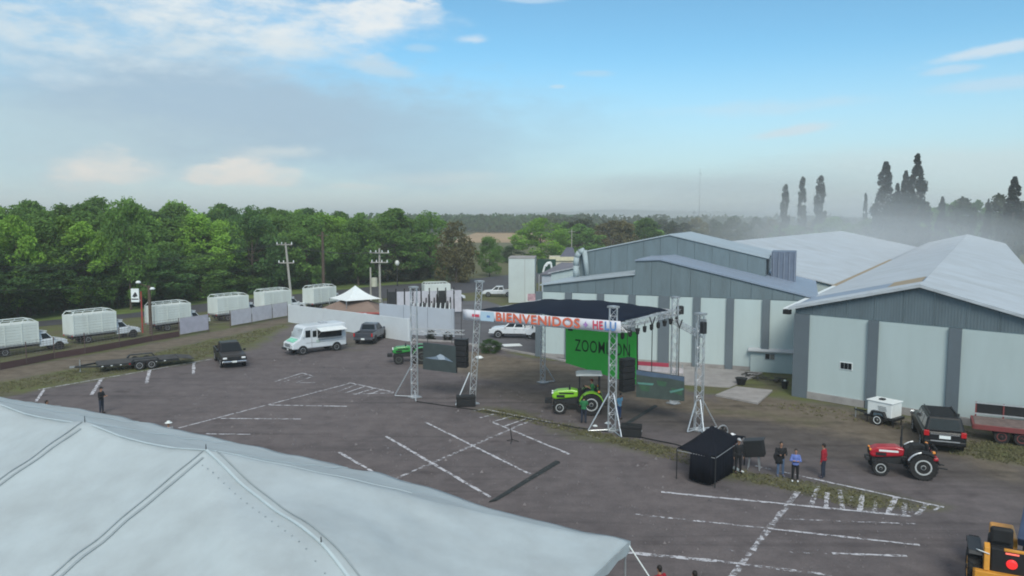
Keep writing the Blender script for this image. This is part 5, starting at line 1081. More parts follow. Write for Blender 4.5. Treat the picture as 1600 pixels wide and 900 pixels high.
# ------------------------------------------------------------------ people
def clothmat(name, c): return mat(name, c, .85, var=.18, scale=6)
def person(label, loc, rz, top, bottom, shoes=MB_, hair=MHAIR, cap=None, h=1.72, arms='down', sleeve='long', group=None, legs='stand', lean=0.0, carry=None, width=1.0, zoff=0):
    o = thing('person', label, 'person', loc, rz, group, h/1.72)
    L = lambda x, y, z: (x+lean*max(0, z-.9), y, z)
    if legs == 'sit': hips = [((0, s*.1, .0), (.42, s*.13, .03), (.46, s*.13, -.42), (.6, s*.13, -.44)) for s in (-1, 1)]; dz = -.92
    elif legs == 'walk': hips = [((0, s*.095, .92), (s*.12, s*.1, .5), (s*.2-.05, s*.1, .09), (s*.2+.12, s*.11, .03)) for s in (-1, 1)]; dz = 0
    else: hips = [((0, s*.095, .92), (.015, s*.115, .5), (-.01, s*.125, .09), (.14, s*.15, .03)) for s in (-1, 1)]; dz = 0
    sh = 1.42+dz; def_ = {}
    A = []
    for s in (-1, 1):
        S = L(0, s*.19*width, sh-.02)
        if arms == 'down': E, Wt, D_ = L(-.03, s*.25, sh-.32), L(.05, s*.25, sh-.57), Vector((.15, 0, -1))
        elif arms == 'fold': E, Wt, D_ = L(.06, s*.25, sh-.28), L(.24, -s*.02, sh-.26), Vector((.1, -s, .1))
        elif arms == 'hips': E, Wt, D_ = L(-.08, s*.36, sh-.24), L(.05, s*.19, sh-.42), Vector((.5, -s*.6, -.5))
        elif arms == 'front': E, Wt, D_ = L(.05, s*.25, sh-.28), L(.29, s*.12, sh-.24), Vector((1, -s*.2, .1))
        elif arms == 'wheel': E, Wt, D_ = L(.12, s*.25, sh-.24), L(.38, s*.14, sh-.16), Vector((1, -s*.2, .1))
        else: E, Wt, D_ = L(-.03, s*.25, sh-.32), L(.05, s*.25, sh-.57), Vector((.15, 0, -1))
        A.append((Vector(S), Vector(E), Vector(Wt), D_.normalized(), s))
    def limb(mb, a, b, r0, r1): mb.tube(a, b, r0, r1, 8); mb.ell(a, (r0,)*3, 8, 5); mb.ell(b, (r1,)*3, 8, 5)
    # body: one continuous skin
    mb = MB(); hp = .94+dz
    mb.ell(L(0, 0, hp), (.125, .165, .14)); mb.ell(L(0, 0, hp+.2), (.11, .145, .2)); mb.ell(L(0, 0, sh-.14), (.12, .175, .19)); limb(mb, L(0, 0, sh-.03), L(.02, 0, sh+.12), .06, .055)
    hd = Vector(L(.03, 0, sh+.23)); mb.ell(hd, (.092, .075, .115), 12, 9); mb.ell(hd+Vector((.035, 0, -.07)), (.055, .052, .05)); mb.ell(hd+Vector((.095, 0, -.01)), (.018, .014, .024), 6, 5)
    for s in (-1, 1): mb.ell(hd+Vector((-.005, s*.076, -.005)), (.02, .012, .03), 6, 5)
    for S, E, Wt, d, s in A:
        limb(mb, S, E, .048, .04); limb(mb, E, Wt, .04, .028); pc = Wt+d*.05; mb.ell(pc, (.035, .025, .04) if abs(d.z) > .6 else (.042, .03, .025), 8, 5)
        sd = d.cross(Vector((0, s, 0)) if abs(d.y) < .7 else Vector((1, 0, 0))).normalized()
        for k in range(4): a = pc+d*.03+sd*((k-1.5)*.019); c1 = a+d*(.04-.004*abs(k-1.3))+Vector((0, -s*.006, 0)); mb.tube(a, c1, .0105, .01, 6); mb.tube(c1, c1+(d+Vector((0, -s*.5, 0))).normalized()*.03, .01, .008, 6)
        mb.tube(Wt+d*.02+sd*.025, Wt+d*.055+sd*.062, .012, .009, 6)
    for q in hips: q = [L(*p) if legs != 'sit' else p for p in q]; limb(mb, q[0], q[1], .078, .052); limb(mb, q[1], q[2], .05, .036); limb(mb, q[2], q[3], .036, .03)
    b = mb.build('body', MSKIN, o, smooth=True); rm = b.modifiers.new('skin', 'REMESH'); rm.mode = 'VOXEL'; rm.voxel_size = .013; rm.use_smooth_shade = True
    def skin(o_, v=.02): rm = o_.modifiers.new('cloth', 'REMESH'); rm.mode = 'VOXEL'; rm.voxel_size = v; rm.use_smooth_shade = True; return o_
    for s in (-1, 1): mb = MB(); mb.ell(hd+Vector((.083, s*.032, .012)), (.012, .014, .008), 6, 4); mb.build('eye', MB_, o)
    mb = MB(); mb.ell(hd+Vector((.082, 0, -.055)), (.01, .024, .006), 6, 4); mb.build('mouth', mat('lips', (.3, .11, .09), .5, var=0), o)
    # clothes
    mb = MB(); e = .02; mb.ell(L(0, 0, hp+.02), (.14+e, .175+e, .12)); mb.ell(L(0, 0, hp+.2), (.125+e, .165*width+e, .21)); mb.ell(L(0, 0, sh-.13), (.125+e, .185*width+e, .19)); mb.ell(L(-.01, 0, sh-.0), (.08, .12, .06))
    for S, E, Wt, d, s in A:
        limb(mb, S, E if sleeve == 'long' else S.lerp(E, .75), .07, .062)
        if sleeve == 'long': limb(mb, E, E.lerp(Wt, .92), .06, .048)
    skin(mb.build('jacket' if sleeve == 'long' else 'shirt', top, o, smooth=True), .018)
    mb = MB(); mb.ell((L(0, 0, hp-.04)), (.135, .175, .12))
    for q in hips:
        q = [L(*p) if legs != 'sit' else p for p in q]; limb(mb, q[0], q[1], .098, .072); limb(mb, q[1], Vector(q[1]).lerp(Vector(q[2]), .95), .07, .058)
    skin(mb.build('trousers', bottom, o, smooth=True), .018)
    for q in hips:
        a, b2 = Vector(q[2]), Vector(q[3]); dd = (b2-a); dd.z = 0; dd.normalize(); mb = MB(); c = (a+b2)/2; mb.ell((c.x, c.y, max(a.z-.045, .042) if legs != 'sit' else b2.z), (.135, .05, .045), 10, 6); mb.build('shoe', shoes, o, smooth=True)
    mb = MB(); mb.ell(hd+Vector((-.014, 0, .028)), (.095, .083, .105), 12, 8); mb.ell(hd+Vector((-.05, 0, -.02)), (.055, .07, .085), 10, 6); mb.build('hair', hair, o, smooth=True)
    if cap:
        mb = MB(); mb.ell(hd+Vector((0, 0, .075)), (.105, .092, .07), 12, 8); mb.plate([(hd.x+.05+.14*math.cos(a), .085*math.sin(a)) for a in np.linspace(-1.5, 1.5, 9)], hd.z+.06, hd.z+.072); mb.build('cap', cap, o, smooth=True)
    if carry:
        mb = MB(); W0 = A[0][2]; n = 9; V = []
        for i in range(n):
            for j in range(6): V.append((W0.x-.1+.02*math.sin(i*1.7+j), W0.y-.04-.05*math.sin(j*1.1)+(i-4)*.045, W0.z+.06-j*.11))
        mb.add(V, [(i*6+j, i*6+j+1, (i+1)*6+j+1, (i+1)*6+j) for i in range(n-1) for j in range(5)]); c = mb.build('carried_jacket', carry, o, smooth=True); c.modifiers.new('thick', 'SOLIDIFY').thickness = .05
    return o
CBK, CJN, CDJ = clothmat('black_fleece', (.012, .013, .016)), clothmat('blue_jeans', (.085, .13, .22)), clothmat('dark_jeans', (.022, .03, .05))
face_cam = lambda p, off_=0: math.atan2(-p.y, -p.x)+off_
def put(uv): return G(*uv)
p = put((1219, 744)); person('person in black jacket and pale jeans with a dark coat over the arm', p, face_cam(p, .25), CBK, CJN, mat('blue_shoes', (.08, .11, .18), .6), h=1.78, arms='front', carry=CBK, width=1.1)
p = put((1242, 752)); person('person in a blue top and black leggings with white shoes', p, face_cam(p, .1), clothmat('blue_top', (.12, .17, .42)), CBK, MW, h=1.64, arms='fold', width=.88)
p = put((1286, 746)); person('person in a red jacket and dark jeans standing left of the red tractor', p, face_cam(p, -1.9), clothmat('red_jacket', (.28, .012, .025)), CDJ, mat('navy_shoes', (.03, .04, .07), .6), h=1.74)
p = put((912, 661)); person('person in a green shirt and dark jeans looking at the green tractor', p, face_cam(p, math.pi), clothmat('green_shirt', (.02, .15, .055)), CDJ, h=1.76, sleeve='short', arms='front')
p = put((967, 655)); person('person in a light blue shirt leaning beside the stage tower', p, face_cam(p, .9), clothmat('light_blue_shirt', (.22, .45, .62)), clothmat('mid_blue_jeans', (.03, .06, .14)), h=1.72, sleeve='short', arms='hips', lean=.15)
p = put((159, 646)); person('person dressed in black standing beyond the marquee edge at left', p, R(-10), CBK, CDJ, h=1.78, arms='front', cap=CBK)
p = put((1153, 739)); person('person all in black with a pale cap beside the black canopy', p, face_cam(p, .4), CBK, CBK, h=1.80, cap=mat('grey_cap', (.4, .41, .42), .7))
p = put((1142, 731)); person('person in a red top with a white cap behind the black canopy', p, R(20), clothmat('red_top', (.45, .02, .035)), CDJ, h=1.82, cap=mat('white_cap', (.75, .76, .78), .7), arms='front')
p = G(1031, 892, 1.60); p.z = 0; person('person in a red jacket with dark hair, cut by the bottom edge', p, R(120), clothmat('red_jacket', (.28, .012, .025)), CDJ, h=1.74)
p = G(1086, 899, 1.66); p.z = 0; person('person with dark hair just entering at the bottom edge', p, R(100), CBK, CDJ, h=1.76)
p = put((263, 690)); zz_ = G(263, 661, 1.7); p = Vector((zz_.x, zz_.y, 0)); o_ = person('person in a white hat showing just above the marquee edge', p, face_cam(p, .3), clothmat('grey_shirt', (.3, .31, .33)), CDJ, h=1.74, cap=MW); mb = MB(); mb.lathe([(.2, 0), (.2, .012), (.1, .03), (.095, .1), (.05, .12)], (.03, 0, 1.70), 14, 'z'); mb.build('hat', MW, o_)
zz_ = G(72, 627, 1.72); p = Vector((zz_.x, zz_.y, 0)); person('person with dark hair just showing over the far left marquee edge', p, R(30), CBK, CDJ, h=1.74)
# driver on the green tractor
dv_ = thing('person', 'x', 'person'); bpy.data.objects.remove(dv_)
q = tg.matrix_basis @ Vector((-.62, 0, 1.28)); person('person in a green shirt and red cap driving the lime green tractor', q, tg.rotation_euler.z, clothmat('green_shirt', (.02, .15, .055)), CDJ, h=1.7, sleeve='short', arms='wheel', legs='sit', cap=mat('red_cap', (.25, .015, .02), .7))
# ------------------------------------------------------------------ trees
def leaves(P, size, rs, tone):
    n = len(P); a = rs.normal(size=(n, 3)); a /= np.linalg.norm(a, axis=1)[:, None]; b = rs.normal(size=(n, 3)); b -= (a*b).sum(1)[:, None]*a; b /= np.linalg.norm(b, axis=1)[:, None]
    s = (size*rs.uniform(.6, 1.35, n))[:, None]; V = np.stack([P-a*s-b*s*.55, P+a*s*.9-b*s*.3, P+a*s+b*s*.55, P-a*s*.8+b*s*.4], 1).reshape(-1, 3)
    return V, np.arange(4*n).reshape(n, 4), np.repeat(tone, 4)
def leafmesh(name, P, size, rs, tone, m):
    V, Fz, T = leaves(P, size, rs, tone); me = bpy.data.meshes.new(name); n = len(Fz)
    me.vertices.add(len(V)); me.vertices.foreach_set('co', V.astype('f').ravel()); me.loops.add(4*n); me.loops.foreach_set('vertex_index', Fz.astype('i').ravel())
    me.polygons.add(n); me.polygons.foreach_set('loop_start', np.arange(0, 4*n, 4, dtype='i')); me.polygons.foreach_set('loop_total', np.full(n, 4, dtype='i')); me.update(calc_edges=True)
    at = me.attributes.new('tone', 'FLOAT', 'POINT'); at.data.foreach_set('value', T.astype('f')); me.materials.append(m); return me
def crown(seed, h, w, shape, nc, nl, size, z0=.22):
    rs = np.random.RandomState(seed); Ps = []; T = []; ctr = []
    k = 0
    while k < nc:
        f = rs.uniform(0, 1)
        if shape == 'round': rad = math.sin(math.pi*min(1, f*.9+.12))**.6
        elif shape == 'willow': rad = (1-f)**.35*min(1, f*4+.5)
        elif shape == 'cone': rad = (1-f)**.8*min(1, f*6+.35)
        elif shape == 'column': rad = math.sin(math.pi*min(1, f*.93+.06))**.45*(1-.35*f)
        else: rad = math.sin(math.pi*min(1, f*.85+.15))**.5
        a = rs.uniform(0, 2*math.pi); r = math.sqrt(rs.uniform(.15, 1))*rad*w/2*rs.uniform(.8, 1.1)
        c = np.array([r*math.cos(a), r*math.sin(a), h*(z0+(1-z0)*f)]); cr = w*rs.uniform(.09, .17) if shape not in ('cone', 'column') else w*rs.uniform(.07, .15)*(1.15-.8*f if shape == 'cone' else 1.15)
        n = int(nl/nc*rs.uniform(.6, 1.4)); d = rs.normal(size=(n, 3)); d /= np.linalg.norm(d, axis=1)[:, None]; rr = rs.uniform(.35, 1, n)**.5
        sc = np.array([1, 1, .75 if shape in ('round', 'dense') else 1.3])
        Ps.append(c+d*rr[:, None]*cr*sc); T.append(np.full(n, np.clip(rs.normal(.5, .28), 0, 1))); ctr.append(c); k += 1
    return np.concatenate(Ps), np.concatenate(T), rs, ctr, size
def trunkmesh(h, w, ctr, rs, r0):
    mb = MB(); lean = rs.uniform(-.03, .03)*h; top = Vector((lean, lean*.5, h*.62)); mid = Vector((lean*.3, 0, h*.3)); mb.tube((0, 0, -.1), mid, r0, r0*.75, 8); mb.tube(mid, top, r0*.75, r0*.35, 7)
    for c in ctr[:9]: c = Vector(c); b = mid.lerp(top, rs.uniform(.0, .9)); mb.tube(b, b.lerp(c, .85), r0*.3, r0*.08, 5)
    return mb.mesh('trunk', MBARK)
LG = {'bright': leafmat('leaf_bright', (.19, .35, .055)), 'mid': leafmat('leaf_mid', (.12, .23, .056)), 'dark': leafmat('leaf_dark', (.07, .145, .048)), 'olive': leafmat('leaf_olive', (.14, .13, .06)), 'grey': leafmat('leaf_greyish', (.13, .14, .085)), 'cypress': leafmat('leaf_cypress', (.014, .024, .016), .4), 'far': leafmat('leaf_far', (.06, .08, .045), .4)}
PT = {}
def proto(key, seed, h, w, shape, nc, nl, size, r0=.22, z0=.22):
    P, T, rs, ctr, sz = crown(seed, h, w, shape, nc, nl, size, z0); PT[key] = (leafmesh('crown', P, sz, rs, T, LG['mid']), trunkmesh(h, w, ctr, rs, r0), h, w)
for i in range(4): proto(f'r{i}', 20+i, 14, 10, 'round', 60, 9500, .185, .25, .16)
for i in range(2): proto(f'd{i}', 40+i, 14, 11, 'dense', 64, 10000, .19, .25, .06)
proto('w0', 50, 11, 9.5, 'willow', 60, 6500, .2, .25, .03)
for i in range(2): proto(f'f{i}', 60+i, 12, 10, 'round', 40, 1900, .42, .2, .08)
for i in range(2): proto(f'c{i}', 70+i, 24, 5.0, 'column', 150, 8000, .26, .25, .02)
for i in range(2): proto(f'k{i}', 80+i, 26, 11, 'cone', 150, 8500, .3, .3, .04)
def tree(label, loc, key, h, w, leaf, group=None, name='tree', rz=None):
    me, tr, h0, w0 = PT[key]; o = thing(name, label, 'tree', loc, random.uniform(0, 6.28) if rz is None else rz, group); o.scale = (w/w0, w/w0, h/h0)
    inst(me, 'crown', o, LG[leaf]); inst(tr, 'trunk', o); return o
def at_px(u, vb, vt, w_px, key, leaf, label, group=None, name='tree', y=None):
    p = G(u, vb) if y is None else D(u, 400, y); p.z = 0; zt = D(u, vt, p.y).z; tree(label, p, key, zt, w_px*p.y/F_PX, leaf, group, name)
# the wood beyond the road: rows of single trees
edge_ = [G(*p) for p in ((-330, 548), (-150, 521), (0, 499), (120, 489), (200, 483), (330, 464), (450, 452), (600, 440), (688, 433))]
def along(f):
    L = [(b-a).length for a, b in zip(edge_[:-1], edge_[1:])]; s = f*sum(L)
    for a, b, l in zip(edge_[:-1], edge_[1:], L):
        if s <= l: return a.lerp(b, s/l)
        s -= l
    return edge_[-1].copy()
LMK = ((60, 'at the far left edge'), (160, 'behind the second white truck'), (240, 'behind the roadside sign'), (330, 'behind the third white truck'), (430, 'left of the grey utility pole'), (520, 'behind the brown bare pole'), (610, 'behind the transformer poles'), (690, 'left of the olive willow'), (9999, 'near the dry field'))
rt = random.Random(5); dirE = (edge_[-1]-edge_[2]).normalized(); nE = Vector((-dirE.y, dirE.x, 0)); nE = nE if nE.y > 0 else -nE
for row, (n, h0, h1) in enumerate(((17, 7.0, 9.5), (24, 12, 14.5), (22, 13.0, 15.5), (20, 14, 16.5), (18, 14, 17), (14, 14, 17))):
    for i in range(n):
        p = along((i+rt.uniform(.2, .8))/n)+nE*(row*7.5+rt.uniform(-2, 2)+1)
        fr_ = (i+.5)/n; hh = rt.uniform(h0, h1)*(1-.10*fr_)
        leaf = rt.choice(['dark', 'dark', 'mid', 'dark', 'grey'] if row == 0 else ['mid', 'bright', 'mid', 'mid', 'dark'])  # front row leaves kept darker: shadow between the trees put into their colour
        u = 800+F_PX*p.x/p.y
        lm = next(t for k, t in LMK if u < k); lab = {'bright': 'light green', 'mid': 'mid green', 'dark': 'dark green', 'grey': 'greyish green'}[leaf]+' tree in the '+['front', 'second', 'third', 'fourth', 'skyline', 'rearmost'][row]+' row of the wood '+lm
        tree(lab, p, rt.choice(['r0', 'r1', 'r2', 'r3', 'd0', 'd1']), hh, rt.uniform(10.5, 14), leaf, 'trees of the wood beyond the road' if row > 0 else 'front trees of the wood beyond the road')
spec = [(312, 462, 342, 118, 'r1', 'bright', 'big bright green round-topped tree in the wood behind the truck row'), (135, 486, 352, 110, 'r2', 'bright', 'bright green tree in the wood left of the roadside sign'), (28, 497, 345, 95, 'r0', 'bright', 'bright green tree at the far left of the wood'),
 (205, 484, 318, 90, 'd1', 'mid', 'tall dark topped tree above the wood left of centre'), (395, 458, 330, 90, 'd0', 'dark', 'dark green tree right of the big bright round tree'), (620, 440, 330, 110, 'r3', 'mid', 'broad yellowish green tree near the right end of the wood'), (560, 446, 345, 80, 'r0', 'mid', 'green tree behind the lattice pole with platforms'),
 (480, 452, 340, 95, 'd1', 'mid', 'dark leafy tree behind the tall grey utility pole'), (672, 434, 336, 80, 'd0', 'mid', 'deep green tree at the right end of the wood'), (713, 441, 357, 74, 'w0', 'olive', 'brownish olive willow tree standing alone by the road'), (765, 432, 372, 46, 'd1', 'mid', 'small dark bush tree right of the olive willow'), (655, 437, 395, 40, 'w0', 'grey', 'small greyish tree left of the olive willow'),
 (845, 412, 345, 92, 'r1', 'bright', 'bright green round tree beyond the yellow building'), (800, 410, 385, 45, 'd0', 'dark', 'dark shrub tree below the dry field'), (905, 408, 352, 80, 'r2', 'mid', 'leafy tree above the left end of the raised grey roof'), (958, 404, 347, 80, 'r3', 'olive', 'olive tree over the raised grey roof slope'), (1010, 402, 344, 70, 'r0', 'mid', 'tree just left of the raised roof ridge')]
for s in spec: at_px(*s)
for i in range(26):
    u = 880+i*19+rt.uniform(-6, 6); y = rt.uniform(225, 330); p = D(u, 400, y); p.z = 0
    lf = rt.choice(['olive', 'mid', 'far']); tree({'olive': 'olive', 'mid': 'mid green', 'far': 'dull green'}[lf]+' far tree '+next(t for k, t in ((960, 'above the yellow building and duct'), (1045, 'above the left slope of the raised roof'), (1130, 'above the right slope of the raised roof'), (1230, 'above the dark roof vent'), (9999, 'behind the misty white hall roof')) if u < k), p, rt.choice(['f0', 'f1']), rt.uniform(10.5, 13.0), rt.uniform(9, 14), lf, 'far trees beyond the warehouse roofs')
for i in range(24):
    u = 1395+i*13+rt.uniform(-5, 5); y = rt.uniform(265, 330); p = D(u, 400, y); p.z = 0
    lf = rt.choice(['dark', 'far', 'mid']); tree({'dark': 'dark green', 'far': 'dull green', 'mid': 'mid green'}[lf]+' broad far tree above the white roof '+next(t for k, t in ((1450, 'at the foot of the tall conifers'), (1520, 'right of the tall conifers'), (1600, 'left of the right edge conifer'), (9999, 'beyond the right edge')) if u < k), p, rt.choice(['f0', 'f1']), rt.uniform(16.5, 21), rt.uniform(10, 15), lf, 'far dark trees above the white roof')
cy = [(1224, 292, 17, 'c0', 'pale hazy cypress, leftmost of the misty group', 262), (1250, 277, 17, 'c1', 'slim pointed cypress in the mist, middle of the left group', 250), (1278, 279, 22, 'c0', 'blunt topped cypress in the mist, right of the left group', 255), (1378, 254, 66, 'k0', 'tall dark pointed conifer left of the highest one', 236), (1398, 288, 44, 'k1', 'lower dark conifer between the two tallest', 240), (1427, 243, 64, 'k1', 'highest dark conifer with a ragged leaning top', 232), (1410, 268, 44, 'k0', 'dark conifer shoulder left of the highest one', 236), (1349, 302, 9, 'c1', 'tiny far conifer left of the tall dark pair', 300), (1468, 308, 32, 'k0', 'small dark conifer right of the tall pair', 262), (1579, 277, 56, 'k0', 'dark pointed conifer near the right edge of the skyline', 250), (1540, 312, 20, 'k1', 'low dark conifer left of the right edge conifer', 262)]
for u, vt, wp, key, lab, y in cy: at_px(u, 0, vt, wp, key, 'cypress', lab, None, 'conifer_tree', y)
# shrubs
def shrub(label, uv, h, w, leaf, key='d0', group=None): p = G(*uv); tree(label, p, key, h, w, leaf, group, 'shrub')['category'] = 'shrub'
shrub('dark low shrub by the kerb in front of the yard pickup', (765, 551), 1.3, 2.3, 'dark'); shrub('small dark shrub against the grey wall foot, left one', (674, 531), 1.1, 1.2, 'cypress'); shrub('small dark shrub at the kerb left of the hanging speakers', (699, 533), 1.0, 1.1, 'cypress')
# undergrowth at the foot of the wood, its shade put into dark leaf colour
rs = np.random.RandomState(4); P = []
for i in range(520):
    q = along(rs.uniform(0, 1))+nE*rs.uniform(1.0, 9); c = np.array([q.x, q.y, rs.uniform(.2, 2.2)]); d = rs.normal(size=(46, 3)); P.append(c+d*np.array([.9, .9, .7]))
P = np.concatenate(P); P[:, 2] = np.abs(P[:, 2]); kind(inst(leafmesh('undergrowth', P, .24, rs, np.repeat(rs.uniform(0, .5, 520), 46), LG['dark']), 'undergrowth'), 'stuff')
# far woods that read as one mass
def farwood(name, n, ux, yy, hh, wd, per, size, m):
    P = []; T = []
    for i in range(n):
        y = rs.uniform(*yy); u = rs.uniform(*ux); p = D(u, 400, y); h = rs.uniform(*hh); d = rs.normal(size=(per, 3)); d /= np.linalg.norm(d, axis=1)[:, None]; r = rs.uniform(.3, 1, per)**.4
        w = rs.uniform(*wd); P.append(np.array([p.x, p.y, h*.55])+d*r[:, None]*np.array([w, w, h*.48])); T.append(np.full(per, rs.uniform(0, 1)))
    kind(inst(leafmesh(name, np.concatenate(P), size, rs, np.concatenate(T), m), name), 'stuff')
farwood('far_wood', 260, (630, 930), (640, 950), (12, 17), (8, 13), 90, 1.6, LG['dark'])
farwood('far_wood', 300, (850, 1750), (420, 900), (11, 15), (8, 13), 80, 1.5, LG['far'])
farwood('far_wood', 120, (-500, 640), (420, 700), (13, 17), (8, 13), 60, 1.6, LG['dark'])

# ------------------------------------------------------------------ poles, wires, signs
MWOOD = mat('pole_wood', (.085, .06, .045), .9, var=.3, scale=4); MCP = mat('pole_concrete', (.33, .32, .29), .85, var=.15)
def zat(u, v, p): return D(u, v, p.y)
pA = G(457, 484); tA = zat(446, 379, pA); o = thing('utility_pole', 'tall leaning grey utility pole with two crossarms behind the fence', 'utility pole', pA)
mb = MB(); mb.tube((0, 0, 0), tA-pA, .2, .14, 10); mb.build('pole', MCP, o)
for f, l in ((.97, 1.9), (.70, 1.9)):
    c = (tA-pA)*f; mb = MB(); mb.bar(c-Vector((l*.7, 0, 0)), c+Vector((l*.5, 0, 0)), .14, .14); arm = mb.build('crossarm', MCP, o)
    for k in (-.65, -.3, .45): mb = MB(); q = c+Vector((l*k, 0, .07)); mb.tube(q, q+Zv*.3, .09, .05, 8); mb.build('insulator', MW, arm)
pB = G(594, 472); tB = zat(594, 388, pB); o = thing('transformer_pole', 'twin grey poles carrying platforms and a transformer behind the white wall', 'utility pole', pB); hB = tB.z; hB2 = zat(578, 418, pB).z; x2 = zat(579, 430, pB).x-pB.x
mb = MB(); mb.tube((0, 0, 0), (0, 0, hB), .2, .15, 10); mb.build('pole', MCP, o); mb = MB(); mb.tube((x2, 0, 0), (x2, 0, hB2), .16, .13, 10); mb.build('pole', MCP, o)
for v, l in ((395, 2.3), (410, 2.0)):
    z = zat(594, v, pB).z; bx(o, 'platform', (0, 0, z), (l*1.35, .9, .12), MCP)
    for k in (-1, -.4, .3, 1): mb = MB(); mb.tube((k*l*.6, 0, z+.06), (k*l*.6, 0, z+.4), .09, .06, 8); mb.build('insulator', MW, o)
z = zat(588, 440, pB).z; mb = MB(); mb.tube((x2*.55, -.45, z-.75), (x2*.55, -.45, z+.65), .5, .5, 12); mb.build('transformer', mat('transformer_grey', (.45, .45, .36), .5, var=.1), o)
pC_ = G(236, 522); tC_ = zat(231, 446, pC_); o = thing('lamp_post', 'dark wooden post with two small lamps beside the third white truck', 'lamp post', pC_); mb = MB(); mb.tube((0, 0, 0), (0, 0, tC_.z), .2, .17, 8); mb.build('post', MWOOD, o)
for u, v in ((216, 441), (238, 451)):
    q = zat(u, v, pC_)-pC_; mb = MB(); mb.bar((0, 0, tC_.z-.2), (q.x, 0, q.z-.1), .08); mb.build('arm', MWOOD, o); mb = MB(); mb.lathe([(.26, 0), (.3, .1), (.14, .26)], (q.x, 0, q.z-.1), 10, 'z'); mb.build('lamp', MW, o)
pD = G(223, 520); o = thing('roadside_sign', 'small white framed sign on a red post left of the wooden lamp post', 'sign', pD); zs = [zat(211, v, pD).z for v in (451, 472)]; xs2 = [zat(u, 460, pD).x-pD.x for u in (205, 217.5)]
mb = MB(); mb.tube((0, 0, 0), (0, 0, zs[0]-.3), .09, .08, 8); mb.build('post', mat('red_post', (.33, .05, .04), .6), o); bx(o, 'arm', ((xs2[1])/2, 0, zs[1]+.2), (abs(xs2[1]), .1, .1), MSTEEL); cx_ = sum(xs2)/2; bx(o, 'board', (cx_, -.02, sum(zs)/2), (xs2[1]-xs2[0], .12, zs[0]-zs[1]), MW, .02)
hz_ = zs[0]-zs[1]; mb = MB(); mb.add([(cx_+a*.35, -.09, sum(zs)/2+.05*hz_+b*hz_*.2) for a, b in ((-.9, -.6), (-.2, -1), (.9, -.5), (.5, .6), (.1, 1), (-.4, .3))], [tuple(range(6))]); mb.build('emblem', MDARK, o); bx(o, 'line', (cx_, -.085, sum(zs)/2-.28*hz_), (.8, .012, .14), MDARK)
pE = G(506, 464); o = thing('utility_pole', 'brown bare wooden pole standing in front of the dark wood', 'utility pole', pE); mb = MB(); mb.tube((0, 0, 0), (0, 0, zat(503, 362, pE).z), .3, .2, 8); mb.build('pole', MWOOD, o); bx(o, 'crossarm', (0, 0, zat(503, 368, pE).z), (1.8, .14, .14), MWOOD)
pF = G(621, 447); o = thing('lamp_post', 'thin far lamp post with a pale globe at the road edge', 'lamp post', pF); zf = zat(621, 411, pF).z; mb = MB(); mb.tube((0, 0, 0), (0, 0, zf), .1, .07, 6); mb.build('post', MDARK, o); mb = MB(); mb.ell((0, 0, zf), (.45, .45, .55)); mb.build('globe', mat('lamp_globe', (.6, .62, .58), .4), o)
pG = G(893, 420); o = thing('utility_pole', 'thin far pole rising from the trees by the duct', 'utility pole', pG); mb = MB(); mb.tube((0, 0, 0), (0, 0, zat(893, 358, pG).z), .14, .1, 6); mb.build('pole', MCP, o); bx(o, 'crossarm', (0, 0, zat(893, 362, pG).z), (1.8, .1, .1), MCP)
for u, vt, y, lab in ((1091, 262, 330, 'faint thin mast in the haze above the raised roof'), (1108, 336, 300, 'short dark post on the skyline right of the faint mast'), (1083, 328, 300, 'short dark post on the skyline left of the faint mast')):
    p = D(u, 400, y); p.z = 0; o = thing('mast', lab, 'mast', p); mb = MB(); mb.tube((0, 0, 0), (0, 0, D(u, vt, y).z), .14, .04, 6); mb.build('pole', mat('mast_grey', (.3, .31, .33), .6), o); bx(o, 'crossbar', (0, 0, D(u, vt, y).z*.93), (1.2, .1, .1), MDARK)
def sag(label, a, b, s, n=14, r=.022):
    pts = [Vector(a).lerp(Vector(b), i/n)-Zv*(s*4*(i/n)*(1-i/n)) for i in range(n+1)]; mb = MB(); mb.path(pts, r, 5); tag(mb.build('overhead_wire', MDARK), label, 'wire', 'overhead wires')
for k in range(3):
    e = D(-160, 415+k*5, 80); sag(['upper', 'middle', 'lower'][k]+' overhead wire running left from the grey utility pole across the wood', tA+Vector((-1.2+.8*k, 0, -.1)), e, 1.2)
    sag(['upper', 'middle', 'lower'][k]+' overhead wire between the grey pole and the transformer poles', tA+Vector((-1.2+.8*k, 0, -.1)), tB+Vector((-1+.9*k, 0, -.5)), .8)
sag('overhead wire from the lower crossarm out past the left edge', pA+(tA-pA)*.7+Vector((-1, 0, 0)), D(-160, 452, 80), 1.4)
# ------------------------------------------------------------------ fence, walls, buildings of the yard
fpx = [(-120, 598), (-40, 585), (0, 578), (42, 570), (85, 561), (133, 553), (187, 543), (238, 533), (280, 526), (326, 518), (360, 512), (393, 506), (425, 500), (449, 496)]
fp = [G(*p) for p in fpx]; MFP = mat('fence_post', (.10, .07, .068), .7, var=.2); MWIRE = mat('fence_wire', (.20, .17, .17), .6, .3)
o = thing('wire_fence', 'wire fence on thin posts with pale cloths in front of the trucks', 'fence', fp[0]); FH = 2.1
for p in fp: q = p-fp[0]; mb = MB(); mb.tube((q.x, q.y, 0), (q.x, q.y, FH), .05, .05, 6); mb.build('post', MFP, o)
MCLO = mat('lavender_cloth', (.42, .41, .48), .7, var=.12, scale=1.5); MCLO2 = mat('pale_fence_cloth', (.48, .48, .53), .7, var=.12, scale=1.5); MRED_ = rustmat('red_brown_board', (.085, .045, .045), (.06, .04, .04), .5, .8)
